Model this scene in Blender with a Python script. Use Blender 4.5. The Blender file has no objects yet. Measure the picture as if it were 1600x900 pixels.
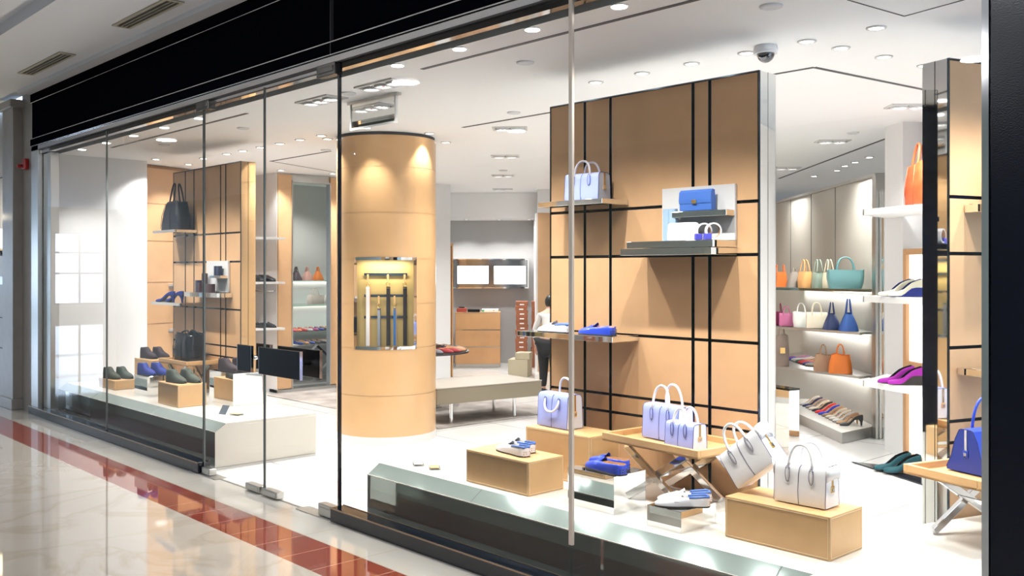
import bpy, bmesh, math, random
from mathutils import Vector, Matrix
random.seed(7)
SC = bpy.context.scene
COL = SC.collection
PI = math.pi

# ---------------------------------------------------------------- camera, world, exposure
cam_d = bpy.data.cameras.new('camera'); cam = bpy.data.objects.new('camera', cam_d); COL.objects.link(cam)
cam.location = (0, -3.32, 1.6)
cam.rotation_euler = (PI / 2, 0, math.atan(1600 / 1486.0))
cam_d.sensor_width = 36; cam_d.lens = 36 * 1486 / 1600.0
cam_d.shift_y = -28 / 1600.0
cam_d.clip_start = .05; cam_d.clip_end = 200
SC.camera = cam
SC.view_settings.view_transform = 'Standard'; SC.view_settings.look = 'None'
SC.view_settings.gamma = 1; SC.view_settings.use_curve_mapping = False
SC.view_settings.exposure = 0.58
SC.cycles.use_denoising = True
SC.cycles.max_bounces = 10; SC.cycles.diffuse_bounces = 5; SC.cycles.glossy_bounces = 5
SC.cycles.transparent_max_bounces = 16
SC.cycles.caustics_reflective = False; SC.cycles.caustics_refractive = False
SC.cycles.sample_clamp_indirect = 4
W = bpy.data.worlds.new('world'); SC.world = W; W.use_nodes = True
W.node_tree.nodes['Background'].inputs[0].default_value = (.62, .78, 1, 1)
W.node_tree.nodes['Background'].inputs[1].default_value = 4.0
LIGHT_SPOT = 60.0      # watts of a downlight
LIGHT_TRIPLE = 170.0

# ---------------------------------------------------------------- materials
MATS = {}
def _new(name):
    m = bpy.data.materials.new(name); m.use_nodes = True
    return m, m.node_tree, m.node_tree.nodes['Principled BSDF']
def mat(name, col, rough=.5, metal=0., spec=.5, var=0., scale=8., bump=0., bscale=60., coat=0., rvar=0.):
    if name in MATS: return MATS[name]
    m, nt, b = _new(name)
    b.inputs['Base Color'].default_value = (*col, 1); b.inputs['Roughness'].default_value = rough
    b.inputs['Metallic'].default_value = metal; b.inputs['Specular IOR Level'].default_value = spec
    b.inputs['Coat Weight'].default_value = coat
    tc = nt.nodes.new('ShaderNodeTexCoord')
    if var:
        n = nt.nodes.new('ShaderNodeTexNoise'); n.inputs['Scale'].default_value = scale; n.inputs['Detail'].default_value = 4
        nt.links.new(tc.outputs['Object'], n.inputs['Vector'])
        r = nt.nodes.new('ShaderNodeValToRGB')
        r.color_ramp.elements[0].position = .3; r.color_ramp.elements[1].position = .7
        r.color_ramp.elements[0].color = (*[c * (1 - var) for c in col], 1)
        r.color_ramp.elements[1].color = (*[min(1, c * (1 + var)) for c in col], 1)
        nt.links.new(n.outputs['Fac'], r.inputs['Fac']); nt.links.new(r.outputs['Color'], b.inputs['Base Color'])
    if bump:
        n2 = nt.nodes.new('ShaderNodeTexNoise'); n2.inputs['Scale'].default_value = bscale; n2.inputs['Detail'].default_value = 3
        nt.links.new(tc.outputs['Object'], n2.inputs['Vector'])
        bp = nt.nodes.new('ShaderNodeBump'); bp.inputs['Strength'].default_value = bump; bp.inputs['Distance'].default_value = .002
        nt.links.new(n2.outputs['Fac'], bp.inputs['Height']); nt.links.new(bp.outputs['Normal'], b.inputs['Normal'])
    MATS[name] = m; return m
def emit(name, col, s):
    if name in MATS: return MATS[name]
    m, nt, b = _new(name)
    b.inputs['Base Color'].default_value = (.8, .8, .8, 1)
    b.inputs['Emission Color'].default_value = (*col, 1); b.inputs['Emission Strength'].default_value = s
    MATS[name] = m; return m
def glass(name, tint=(.97, .985, .975), ior=1.5, gain=1.0):
    if name in MATS: return MATS[name]
    m = bpy.data.materials.new(name); m.use_nodes = True; nt = m.node_tree; nt.nodes.clear()
    o = nt.nodes.new('ShaderNodeOutputMaterial'); mx = nt.nodes.new('ShaderNodeMixShader')
    t = nt.nodes.new('ShaderNodeBsdfTransparent'); t.inputs[0].default_value = (*tint, 1)
    g = nt.nodes.new('ShaderNodeBsdfGlossy'); g.inputs['Roughness'].default_value = .0
    f = nt.nodes.new('ShaderNodeFresnel'); f.inputs['IOR'].default_value = ior
    mu = nt.nodes.new('ShaderNodeMath'); mu.operation = 'MULTIPLY'; mu.inputs[1].default_value = gain; mu.use_clamp = True
    nt.links.new(f.outputs[0], mu.inputs[0]); nt.links.new(mu.outputs[0], mx.inputs[0])
    nt.links.new(t.outputs[0], mx.inputs[1]); nt.links.new(g.outputs[0], mx.inputs[2]); nt.links.new(mx.outputs[0], o.inputs[0])
    MATS[name] = m; return m

def tile_mat(name, base, joint, size, off=(0, 0), rot=0., rough=.08, jw=.004, vein=.0, veincol=(.45, .38, .28), coat=0., size2=None, spec=.5):
    m, nt, b = _new(name); L = nt.links.new
    tc = nt.nodes.new('ShaderNodeTexCoord'); mp = nt.nodes.new('ShaderNodeMapping')
    mp.inputs['Location'].default_value = (off[0], off[1], 0); mp.inputs['Rotation'].default_value = (0, 0, rot)
    L(tc.outputs['Object'], mp.inputs['Vector'])
    br = nt.nodes.new('ShaderNodeTexBrick'); br.offset = 0; br.inputs['Scale'].default_value = 1
    br.inputs['Brick Width'].default_value = size; br.inputs['Row Height'].default_value = size2 or size
    br.inputs['Mortar Size'].default_value = jw; br.inputs['Mortar Smooth'].default_value = .1
    br.inputs['Color1'].default_value = (*base, 1); br.inputs['Color2'].default_value = (*[c * .95 for c in base], 1)
    br.inputs['Mortar'].default_value = (*joint, 1); br.inputs['Bias'].default_value = 0
    L(mp.outputs[0], br.inputs['Vector'])
    out = br.outputs['Color']
    if vein:
        n = nt.nodes.new('ShaderNodeTexNoise'); n.inputs['Scale'].default_value = 1.6; n.inputs['Detail'].default_value = 7
        n.inputs['Distortion'].default_value = 1.2; L(tc.outputs['Object'], n.inputs['Vector'])
        r = nt.nodes.new('ShaderNodeValToRGB')
        e = r.color_ramp.elements; e[0].position = .44; e[0].color = (0, 0, 0, 1); e[1].position = .5; e[1].color = (1, 1, 1, 1)
        x = e.new(.56); x.color = (0, 0, 0, 1)
        L(n.outputs['Fac'], r.inputs['Fac'])
        n3 = nt.nodes.new('ShaderNodeTexNoise'); n3.inputs['Scale'].default_value = .9; n3.inputs['Detail'].default_value = 5
        L(tc.outputs['Object'], n3.inputs['Vector'])
        mu = nt.nodes.new('ShaderNodeMath'); mu.operation = 'MULTIPLY'; L(r.outputs['Color'], mu.inputs[0]); L(n3.outputs['Fac'], mu.inputs[1])
        mu2 = nt.nodes.new('ShaderNodeMath'); mu2.operation = 'MULTIPLY'; L(mu.outputs[0], mu2.inputs[0]); mu2.inputs[1].default_value = vein
        mx = nt.nodes.new('ShaderNodeMixRGB'); L(mu2.outputs[0], mx.inputs[0]); L(out, mx.inputs[1]); mx.inputs[2].default_value = (*veincol, 1)
        out = mx.outputs[0]
    L(out, b.inputs['Base Color']); b.inputs['Roughness'].default_value = rough; b.inputs['Coat Weight'].default_value = coat
    b.inputs['Specular IOR Level'].default_value = spec
    MATS[name] = m; return m

M_white = mat('white_paint', (.74, .74, .745), .6)
M_ceil = mat('ceiling_paint', (.90, .90, .90), .7)
M_tan = mat('tan_leather', (.565, .34, .175), .42, var=.05, scale=5, bump=.15, bscale=300)
M_tan2 = mat('tan_leather_box', (.585, .36, .165), .38, var=.04, scale=9, bump=.12, bscale=250)
M_stitch = mat('pale_thread', (.85, .75, .55), .6)
M_wood = mat('beech_wood', (.50, .27, .12), .35, var=.1, scale=3)
M_mirror = mat('mirror_steel', (.86, .87, .86), .03, 1)
M_chrome = mat('polished_chrome', (.75, .75, .76), .08, 1)
M_brush = mat('brushed_steel', (.55, .54, .52), .28, 1)
M_black = mat('gloss_black', (.006, .008, .014), .12, spec=.6)
M_blackp = mat('black_push_plate', (.003, .004, .007), .3, spec=.15, bump=.2, bscale=400)
M_fascia = mat('fascia_black', (.003, .0035, .006), .5, spec=.0)
M_darksl = mat('dark_reveal', (.01, .013, .018), .15, .3)
M_plinthtop = mat('plinth_cream', (.66, .64, .59), .16)
M_plinthside = mat('plinth_side', (.50, .465, .41), .4)
M_tintmir = mat('green_grey_glass', (.31, .385, .365), .07, .6, spec=.5)
M_grey = mat('grey_wall', (.42, .41, .41), .5)
M_lgrey = mat('light_grey_board', (.60, .59, .58), .5)
M_goldback = mat('gold_fabric', (.50, .37, .15), .45)
M_col = mat('column_leather', (.53, .32, .15), .30, var=.04, scale=4, coat=.3)
M_stone = mat('corridor_stone', (.26, .25, .235), .35, var=.08, scale=6)
M_mallceil = mat('corridor_ceiling', (.66, .70, .76), .7)
M_mallwall = mat('corridor_wall', (.28, .325, .30), .5)
M_vent = mat('vent_beige', (.36, .34, .28), .5)
M_ventd = mat('vent_dark', (.03, .03, .03), .8)
M_red = mat('alarm_red', (.35, .01, .015), .35)
M_glass = glass('shop_glass', (.975, .985, .98), 1.5, 1.0)
M_shelfglass = glass('shelf_glass', (.82, .93, .88), 1.5, 1.0)
M_acryl = glass('acrylic', (.93, .95, .95), 1.5, 1.2)
M_lamp = emit('lamp_glow', (1, .98, .94), 9)
M_lampS = emit('soft_lamp_glow', (1, .98, .95), 3)
M_screen = emit('white_screen', (.95, .98, 1), 3.2)
M_carpet = mat('carpet_grey', (.30, .27, .25), .95, var=.35, scale=3.5, bump=.6, bscale=120)
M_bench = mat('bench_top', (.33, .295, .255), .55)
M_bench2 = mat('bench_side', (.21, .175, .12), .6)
M_box = mat('shoe_box_orange', (.27, .085, .035), .6)
M_carton = mat('carton_beige', (.42, .37, .26), .7)
M_paper = mat('paper_white', (.85, .85, .84), .6)
M_Wback = mat('shelf_back_panel', (.40, .385, .345), .35)
M_gold = mat('gold_metal', (.75, .5, .2), .25, 1)
M_slot = mat('slot_dark', (.04, .04, .045), .6)
M_disc = mat('detector_grey', (.62, .63, .65), .5)

# ---------------------------------------------------------------- mesh builder
class MB:
    def __init__(s): s.v = []; s.f = []; s.mi = []
    def add(s, vs, fs, mi=0):
        o = len(s.v); s.v += [tuple(v) for v in vs]
        s.f += [tuple(i + o for i in f) for f in fs]; s.mi += [mi] * len(fs); return s
    def box(s, x0, x1, y0, y1, z0, z1, mi=0):
        vs = [(x, y, z) for z in (z0, z1) for y in (y0, y1) for x in (x0, x1)]
        return s.add(vs, [(0, 2, 3, 1), (4, 5, 7, 6), (0, 1, 5, 4), (2, 6, 7, 3), (0, 4, 6, 2), (1, 3, 7, 5)], mi)
    def prism(s, poly, z0, z1, mi=0):
        n = len(poly); vs = [(x, y, z0) for x, y in poly] + [(x, y, z1) for x, y in poly]
        return s.add(vs, [tuple(range(n))[::-1], tuple(range(n, 2 * n))] + [(i, (i + 1) % n, n + (i + 1) % n, n + i) for i in range(n)], mi)
    def bar(s, a, b, w, h, up=(0, 0, 1), mi=0):
        a = Vector(a); b = Vector(b); d = (b - a).normalized(); u = Vector(up)
        r = d.cross(u).normalized(); u = r.cross(d).normalized()
        vs = []
        for p in (a, b):
            for sx, sy in ((-1, -1), (1, -1), (1, 1), (-1, 1)): vs.append(p + r * sx * w / 2 + u * sy * h / 2)
        return s.add(vs, [(0, 1, 2, 3), (7, 6, 5, 4), (0, 4, 5, 1), (1, 5, 6, 2), (2, 6, 7, 3), (3, 7, 4, 0)], mi)
    def tube(s, pts, r, n=8, mi=0, closed=False):
        pts = [Vector(p) for p in pts]; N = len(pts); rs = r if isinstance(r, (list, tuple)) else [r] * N
        ref = None; rings = []
        for i, p in enumerate(pts):
            if closed: d = pts[(i + 1) % N] - pts[i - 1]
            else: d = pts[min(i + 1, N - 1)] - pts[max(i - 1, 0)]
            d.normalize()
            if ref is None: ref = d.orthogonal().normalized()
            ref = (ref - d * ref.dot(d)).normalized(); q = d.cross(ref)
            rings.append([p + (ref * math.cos(2 * PI * k / n) + q * math.sin(2 * PI * k / n)) * rs[i] for k in range(n)])
        vs = [v for g in rings for v in g]; fs = []
        for i in range(N if closed else N - 1):
            j = (i + 1) % N
            for k in range(n): fs.append((i * n + k, i * n + (k + 1) % n, j * n + (k + 1) % n, j * n + k))
        if not closed: fs += [tuple(range(n))[::-1], tuple(range((N - 1) * n, N * n))]
        return s.add(vs, fs, mi)
    def loft(s, rings, mi=0, cap=True, closed=True):
        n = len(rings[0]); vs = [v for g in rings for v in g]; fs = []
        for i in range(len(rings) - 1):
            for k in range(n if closed else n - 1): fs.append((i * n + k, i * n + (k + 1) % n, (i + 1) * n + (k + 1) % n, (i + 1) * n + k))
        if cap: fs += [tuple(range(n))[::-1], tuple(range((len(rings) - 1) * n, len(rings) * n))]
        return s.add(vs, fs, mi)
    def cyl(s, c, r, z0, z1, n=24, mi=0, r1=None):
        r1 = r if r1 is None else r1
        return s.loft([[(c[0] + rr * math.cos(2 * PI * k / n), c[1] + rr * math.sin(2 * PI * k / n), z) for k in range(n)] for rr, z in ((r, z0), (r1, z1))], mi)
    def dome(s, c, r, h, n=20, m=6, sign=1, mi=0):
        rg = []
        for i in range(m + 1):
            a = i / m * PI / 2 * .98
            rg.append([(c[0] + r * math.cos(a) * math.cos(2 * PI * k / n), c[1] + r * math.cos(a) * math.sin(2 * PI * k / n), c[2] + sign * h * math.sin(a)) for k in range(n)])
        return s.loft(rg, mi)
    def ell(s, c, rx, ry, rz, n=14, m=8, mi=0):
        rg = []
        for i in range(1, m):
            a = -PI / 2 + PI * i / m
            rg.append([(c[0] + rx * math.cos(a) * math.cos(2 * PI * k / n), c[1] + ry * math.cos(a) * math.sin(2 * PI * k / n), c[2] + rz * math.sin(a)) for k in range(n)])
        return s.loft(rg, mi)
    def build(s, name, mats, parent=None, smooth=False, bevel=0., sub=0, angle=None):
        me = bpy.data.meshes.new(name); me.from_pydata(s.v, [], s.f)
        if not isinstance(mats, (list, tuple)): mats = [mats]
        for m in mats: me.materials.append(m)
        for p, i in zip(me.polygons, s.mi): p.material_index = i; p.use_smooth = smooth
        bm = bmesh.new(); bm.from_mesh(me); bmesh.ops.recalc_face_normals(bm, faces=bm.faces)
        if angle is not None:
            for e in bm.edges:
                if len(e.link_faces) == 2 and e.calc_face_angle(0) > angle: e.smooth = False
        bm.to_mesh(me); bm.free()
        o = bpy.data.objects.new(name, me); COL.objects.link(o)
        if parent: o.parent = parent
        if bevel:
            b = o.modifiers.new('bevel', 'BEVEL'); b.width = bevel; b.segments = 2; b.limit_method = 'ANGLE'
        if sub:
            q = o.modifiers.new('sub', 'SUBSURF'); q.levels = sub; q.render_levels = sub
        return o

def tag(o, label=None, cat=None, group=None, kind=None):
    if label: o['label'] = label
    if cat: o['category'] = cat
    if group: o['group'] = group
    if kind: o['kind'] = kind
    return o
def thing(name, label, cat, loc=(0, 0, 0), rz=0., group=None):
    o = bpy.data.objects.new(name, None); COL.objects.link(o); o.location = loc; o.rotation_euler = (0, 0, rz)
    o.empty_display_size = .05
    return tag(o, label, cat, group)
def struct(o): o['kind'] = 'structure'; return o
def copy_thing(src, loc, rz, label, group=None):
    r = src.copy(); COL.objects.link(r); r.location = loc; r.rotation_euler = (0, 0, rz); r['label'] = label
    if group: r['group'] = group
    for ch in list(src.children):
        c = ch.copy(); COL.objects.link(c); c.parent = r
        for g in list(ch.children):
            d = g.copy(); COL.objects.link(d); d.parent = c
    return r
def put(o, loc, rz): o.location = loc; o.rotation_euler = (0, 0, rz); return o
R45 = math.radians(45.8)
CZ = 2.87                   # shop ceiling
MZ = 3.6                    # corridor ceiling
HP = .366                   # plinth top
RC = math.radians(72.3)     # heading of the second window front
E1 = Vector((.304, .953, 0)); E2 = Vector((.953, -.304, 0)); O1 = Vector((-2.105, 1.035, 0))
def CP(a, b, z=0.): v = O1 + E1 * a + E2 * b; return (v.x, v.y, z)   # a along window two, b out towards its glass

# ================================================================= STRUCTURE
M_shopfloor = tile_mat('shop_floor_tile', (.60, .60, .59), (.30, .29, .28), .9, off=(.22, .3), rough=.16, jw=.007, spec=.4)
M_marble = tile_mat('marble_tile', (.43, .39, .34), (.42, .36, .30), .62, off=(.1, .3), rot=PI / 4, rough=.04, jw=.003, vein=.65, veincol=(.30, .22, .13), coat=.6)
M_marble2 = tile_mat('marble_border', (.43, .41, .375), (.38, .33, .27), .62, off=(.1, .33), rough=.06, jw=.004, vein=.3, coat=.5, size2=5)
M_redtile = tile_mat('red_marble', (.20, .035, .02), (.40, .22, .16), .31, off=(.1, .9), rough=.05, jw=.0035, vein=.25, veincol=(.16, .02, .012), coat=.6, size2=5)
b = MB(); b.box(-24, 1.5, .0, 17, -.1, 0); struct(b.build('floor', M_shopfloor))
b = MB(); b.box(-36, 14, -10, -.66, -.1, 0); struct(b.build('floor', M_marble))
b = MB(); b.box(-36, 14, -.66, -.335, -.1, 0); struct(b.build('floor', M_redtile))
b = MB(); b.box(-36, 14, -.335, .0, -.1, 0); struct(b.build('floor', M_marble2))
b = MB(); b.box(-24, 1.5, .125, 17, CZ, CZ + .12); struct(b.build('ceiling', M_ceil))
b = MB(); b.box(-36, 14, -1.0, .0, MZ, MZ + .12); b.box(-36, 14, -1.16, -1.0, MZ + .1, MZ + .5); b.box(-36, 14, -4.5, -1.16, MZ, MZ + .12); b.box(-36, 14, -10, -4.5, MZ + .25, MZ + .4)
b.box(-36, 14, -4.6, -4.5, MZ, MZ + .4)
struct(b.build('ceiling', M_mallceil))
# corridor: step under the ceiling above the shopfront
b = MB(); b.box(-11.48, 14, -.15, .0, 3.56, 3.6); tag(b.build('trim_1', M_mallceil), kind='structure')
# corridor far wall, left end wall with windows, right end
b = MB(); b.box(-36, 14, -10.2, -10, 0, 4.2)
struct(b.build('wall_opposite', M_mallwall))
b = MB(); b.box(14, 14.2, -10, 0, 0, 4.2); struct(b.build('wall_right', M_mallwall))
b = MB()
wy = [(-10, -9.6), (-7.8, -7.2), (-5.2, -4.6), (-2.6, 0)]
b.box(-36.2, -36, -10, 0, 0, .35); b.box(-36.2, -36, -10, 0, 2.95, 4.2)
for a, c in wy: b.box(-36.2, -36, a, c, .35, 2.95)
struct(b.build('wall_end', M_mallwall))
for i, (a, c) in enumerate([(-9.6, -7.8), (-7.2, -5.2), (-4.6, -2.6)]):
    b = MB(); 
    for z in (.35, 1.45, 2.2, 2.91): b.box(-36.12, -36.04, a, c, z, z + .06)
    for y in (a, (a + c) / 2 - .03, c - .06): b.box(-36.12, -36.04, y, y + .06, .35, 2.95)
    struct(b.build('window_%d' % (i + 2), M_slot))
# opposite-side windows of the corridor (seen only in the shop glass)
b = MB()
# neighbouring stone front at the left of the shop
b = MB(); b.box(-24, -12.28, .10, .3, 0, MZ); struct(b.build('wall_left', M_stone))
b = MB(); b.box(-12.28, -11.86, -.10, .3, 0, MZ - .12); b.box(-12.34, -11.80, -.14, .3, MZ - .14, MZ - .05); b.box(-12.31, -11.83, -.12, .3, 0, .12)
tag(b.build('trim_2', M_stone, bevel=.006), kind='structure')
b = MB(); b.box(-11.86, -11.46, .0, .3, 0, MZ); struct(b.build('wall_pier', M_stone))
b = MB(); b.box(-15.0, -12.29, .085, .10, 1.42, 1.52); tag(b.build('trim_3', M_black), kind='structure')
b = MB()
for z in (.62, 1.0, 1.95, 2.75): b.box(-20, -12.285, .094, .10, z, z + .012)
tag(b.build('trim_4', M_slot), kind='structure')

# shop perimeter walls
b = MB(); b.box(-11.15, -11.0, .12, 1.1, 0, CZ); struct(b.build('wall_left', M_white))
b = MB(); b.prism([(-11.28, 1.1), (-11.82, 2.86), (-11.95, 2.82), (-11.42, 1.06)], 0, CZ - .01); tanw = struct(b.build('wall_tan', M_tan))
b = MB()
for z in (.45, .95, 1.45, 1.95, 2.4): b.prism([(-11.277, 1.1), (-11.817, 2.86), (-11.83, 2.86), (-11.29, 1.1)], z, z + .006)
b.prism([(-11.272, 1.1), (-11.812, 2.86), (-11.83, 2.86), (-11.29, 1.1)], CZ - .04, CZ - .01)
tag(b.build('trim_5', mat('seam_brown', (.25, .13, .05), .5)), kind='structure')
b = MB(); b.box(-12.0, -11.15, 2.86, 3.0, 0, CZ); struct(b.build('wall_pillar', M_white))
b = MB(); b.box(-11.19, -11.15, 3.66, 5.0, 0, CZ, 0); b.box(-11.19, -11.15, 3.0, 3.07, 0, CZ); struct(b.build('wall_bay', M_white))
b = MB(); b.box(-11.15, -11.12, 2.865, 3.06, .05, CZ - .02); b.box(-11.15, -11.12, 3.65, 4.4, .05, CZ - .02); tag(b.build('trim_6', M_tan), kind='structure')
b = MB(); b.box(-11.20, -11.11, 3.06, 3.075, .0, 2.78); b.box(-11.20, -11.11, 3.635, 3.65, .0, 2.78); b.box(-11.20, -11.11, 3.06, 3.65, 2.76, 2.78); b.box(-11.19, -11.15, 3.06, 3.65, 2.78, CZ); b.box(-11.35, -11.10, 2.86, 4.4, 0, .04)
tag(b.build('trim_7', M_brush), kind='structure')
b = MB(); b.box(-11.2, -11.02, 4.6, 5.66, 0, CZ); struct(b.build('wall_side', M_white))
b = MB(); b.box(-11.22, -11.03, 5.66, 5.68, 0, 2.0); b.box(-11.22, -11.03, 5.70, 5.72, 0, 2.0); b.box(-11.22, -11.03, 5.68, 5.70, 1.96, 2.0); tag(b.build('trim_8', M_wood), kind='structure')
# made-up alcove behind the bay opening, in place of a mirror's reflection
b = MB(); b.box(-12.75, -12.6, 3.0, 5.2, 0, CZ); b.box(-12.6, -11.35, 5.0, 5.1, 0, CZ); struct(b.build('wall_mirror_image', mat('alcove_back', (.55, .56, .53), .35)))
# back wall, turned 45 degrees, with its lowered ceiling
bw0 = Vector((-13.6, 6.15, 0)); dbw = Vector((.68, .733, 0)); nbw = Vector((-.733, .68, 0))
def BW(a, d=0, z=0): v = bw0 + dbw * a - nbw * d; return (v.x, v.y, z)     # a along, d in front
def bwprism(bm, a0, a1, d0, d1, z0, z1, mi=0):
    P = [BW(a0, d0)[:2], BW(a1, d0)[:2], BW(a1, d1)[:2], BW(a0, d1)[:2]]
    return bm.prism(P, z0, z1, mi)
b = MB(); bwprism(b, -1, 6, -.15, 0, 0, CZ); struct(b.build('wall_back', M_grey))
b = MB(); bwprism(b, -1, 6, -.15, .8, 2.45, CZ - .002); struct(b.build('ceiling', M_ceil))
b = MB(); bwprism(b, 2.72, 6, 1.3, 1.45, 0, 2.5); struct(b.build('wall_tan', M_tan))
b = MB(); bwprism(b, 2.72, 6, 1.1, 1.5, 2.5, CZ - .002); bwprism(b, 2.69, 2.72, 0, 1.45, 0, 2.5); struct(b.build('wall_rear', M_white))
# far outer walls that close the shop
b = MB(); b.box(-24, 1.5, 16, 16.2, 0, CZ); struct(b.build('wall_far', M_white))
b = MB(); b.box(1.3, 1.5, 3.0, 16, 0, CZ); struct(b.build('wall_right', M_white))

# ---- shopfront
XL, XR = -11.46, -1.24
b = MB()
b.box(XL, XR + .5, -.03, .12, 2.976, 3.06); b.box(XL, XR + .5, -.01, .12, 3.06, 3.46); b.box(XL, XR + .5, -.03, .12, 3.46, 3.56)
fa = tag(b.build('shop_fascia', M_fascia), 'long matt black fascia board above the glass shopfront', 'fascia')
b = MB(); b.box(XL, XR, -.035, -.029, 3.055, 3.062); b.box(XL, XR, -.035, -.029, 3.458, 3.464); b.box(XL, XR, -.035, -.029, 2.974, 2.98)
b.build('edge_strip', M_chrome, fa)
b = MB(); b.box(-5.25, -5.244, -.034, -.01, 2.976, 3.56); b.build('panel_joint', M_slot, fa)
b = MB(); b.box(XL, XR, -.02, .035, 2.93, 2.974); b.box(XL, XR, .005, .06, 2.885, 2.925); 
hd = tag(b.build('glazing_header', M_chrome), 'polished chrome header channel holding the glass panes under the black fascia', 'header')
b = MB(); b.box(XL, XR, -.02, .03, 2.925, 2.93); b.build('reveal', M_slot, hd)
# left jamb column in brushed steel
b = MB(); b.box(XL, -11.22, -.02, .10, 0, 2.976); b.box(-11.20, -10.96, .03, .12, .09, 2.88)
tag(b.build('steel_jamb', M_brush, bevel=.004), 'brushed steel jamb column at the left end of the shopfront', 'jamb')
def sill(x0, x1, lab):
    b = MB(); b.box(x0, x1, -.05, .05, .0, .09)
    s = tag(b.build('shopfront_sill', M_black, bevel=.003), lab, 'sill')
    b = MB(); b.box(x0, x1, -.056, -.05, .083, .09); b.box(x0, x1, .045, .05, .09, .094); b.build('edge_strip', mat('bronze_strip', (.35, .25, .18), .3, 1), s)
sill(XL, -7.14, 'glossy black sill below the long left glass pane')
sill(-5.22, XR, 'glossy black sill below the right glass pane beside the door')
# glass
def pane(n, x0, x1, z0, z1, y=0.):
    b = MB(); b.add([(x0, y, z0), (x1, y, z0), (x1, y, z1), (x0, y, z1)], [(0, 1, 2, 3)]); return struct(b.build('window_1', M_glass))
pane(0, -10.95, -9.22, .09, 2.93); pane(0, -9.212, -7.145, .09, 2.93); pane(0, -5.18, -3.165, .09, 2.93); pane(0, -3.145, XR, .09, 2.93)
b = MB(); P0 = (-1.19, .05); P1 = (-.15, 3.3)
b.add([(P0[0] + .25, P0[1] + .7, 0), (P1[0], P1[1], 0), (P1[0], P1[1], CZ), (P0[0] + .25, P0[1] + .7, CZ)], [(0, 1, 2, 3)])
struct(b.build('window_1', M_glass))
M_edge = mat('glass_edge', (.10, .115, .115), .3, spec=.3)
def joint(x, w, z0, z1, m, lab):
    b = MB(); b.box(x - w / 2, x + w / 2, -.008, .008, z0, z1); return tag(b.build('glazing_joint', m), lab, 'joint')
joint(-9.216, .007, .09, 2.93, M_edge, 'dark silicone joint in the left pane, nearest to the wall with the red alarm')
joint(-7.143, .008, .09, 2.93, M_edge, 'dark vertical glass joint where the left pane meets the door')
joint(-5.19, .022, .02, 2.93, M_black, 'black vertical glass joint in front of the tan round column')
pl = mat('pale_joint', (.62, .55, .47), .3, .2)
joint(-3.155, .022, .28, 2.93, pl, 'pale metal glazing post in front of the tall tan panel')
# door leaves
def door_leaf(n, x0, x1, hx0, hx1, lab):
    r = bpy.data.objects.new('door_%d' % n, None); COL.objects.link(r); r['kind'] = 'structure'; r['label'] = lab
    b = MB(); b.add([(x0, 0, .02), (x1, 0, .02), (x1, 0, 2.9), (x0, 0, 2.9)], [(0, 1, 2, 3)]); b.build('door_pane', M_glass, r)
    b = MB(); b.box(x0, x0 + .004, -.006, .006, .02, 2.9); b.box(x1 - .004, x1, -.006, .006, .02, 2.9); b.build('door_edge', M_edge, r)
    for y0, y1 in ((-.085, -.065), (.065, .085)):
        b = MB(); b.box(hx0, hx1, y0, y1, .872, 1.062); h = b.build('push_plate', M_blackp, r, bevel=.006)
        b = MB(); b.box(hx0 - .006, hx0, y0, y1, .872, 1.062); b.box(hx1, hx1 + .006, y0, y1, .872, 1.062); b.build('plate_edge', M_chrome, h)
    for x in (hx0 + .12, hx1 - .12):
        b = MB(); 
        for z in (.967,): b.tube([(x, -.066, z), (x, .066, z)], .014, 12)
        b.build('handle_bolt', M_chrome, r, smooth=True)
    return r
dl = door_leaf(1, -7.13, -6.168, -6.41, -6.21, 'left frameless glass door leaf with narrow black push plate')
dr = door_leaf(2, -6.160, -5.20, -6.09, -5.54, 'right frameless glass door leaf with wide black push plate')
M_dkmetal = mat('dark_metal', (.09, .085, .08), .25, .9)
def patch(x0, x1, z0, z1, par, m=M_chrome):
    b = MB(); b.box(x0, x1, -.03, .03, z0, z1); p = b.build('patch_fitting', m, par, bevel=.004)
    b = MB(); b.box(x0 + .02, x1 - .02, -.035, .035, (z0 + z1) / 2 - .018, (z0 + z1) / 2 + .018); b.build('cover_cap', m, p, bevel=.003)
patch(-7.12, -6.98, .008, .058, dl, M_brush); patch(-6.40, -6.19, .008, .055, dl, M_brush); patch(-6.15, -5.94, .008, .055, dr, M_brush); patch(-5.40, -5.22, .008, .085, dr, M_brush)
patch(-7.22, -7.0, 2.85, 2.92, dl, M_dkmetal); patch(-5.42, -5.20, 2.85, 2.93, dr, M_dkmetal)
b = MB(); b.box(-7.3, -6.85, -.05, .05, 0, .006); b.box(-5.65, -5.15, -.05, .05, 0, .006); b.box(-6.85, -5.65, -.008, .008, 0, .005)
tag(b.build('trim_9', M_brush), kind='structure')
# black corner column
b = MB(); b.box(-1.20, -.35, -.10, .60, 0, MZ)
cc = tag(b.build('corner_column', mat('blue_black_panel', (.001, .002, .009), .22, spec=.35, bump=.15, bscale=200), bevel=.004), 'glossy blue black corner column at the right edge of the shopfront', 'column')
b = MB(); b.box(-1.222, -1.20, -.11, -.06, 0, 3.0); b.build('edge_strip', M_chrome, cc)

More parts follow.
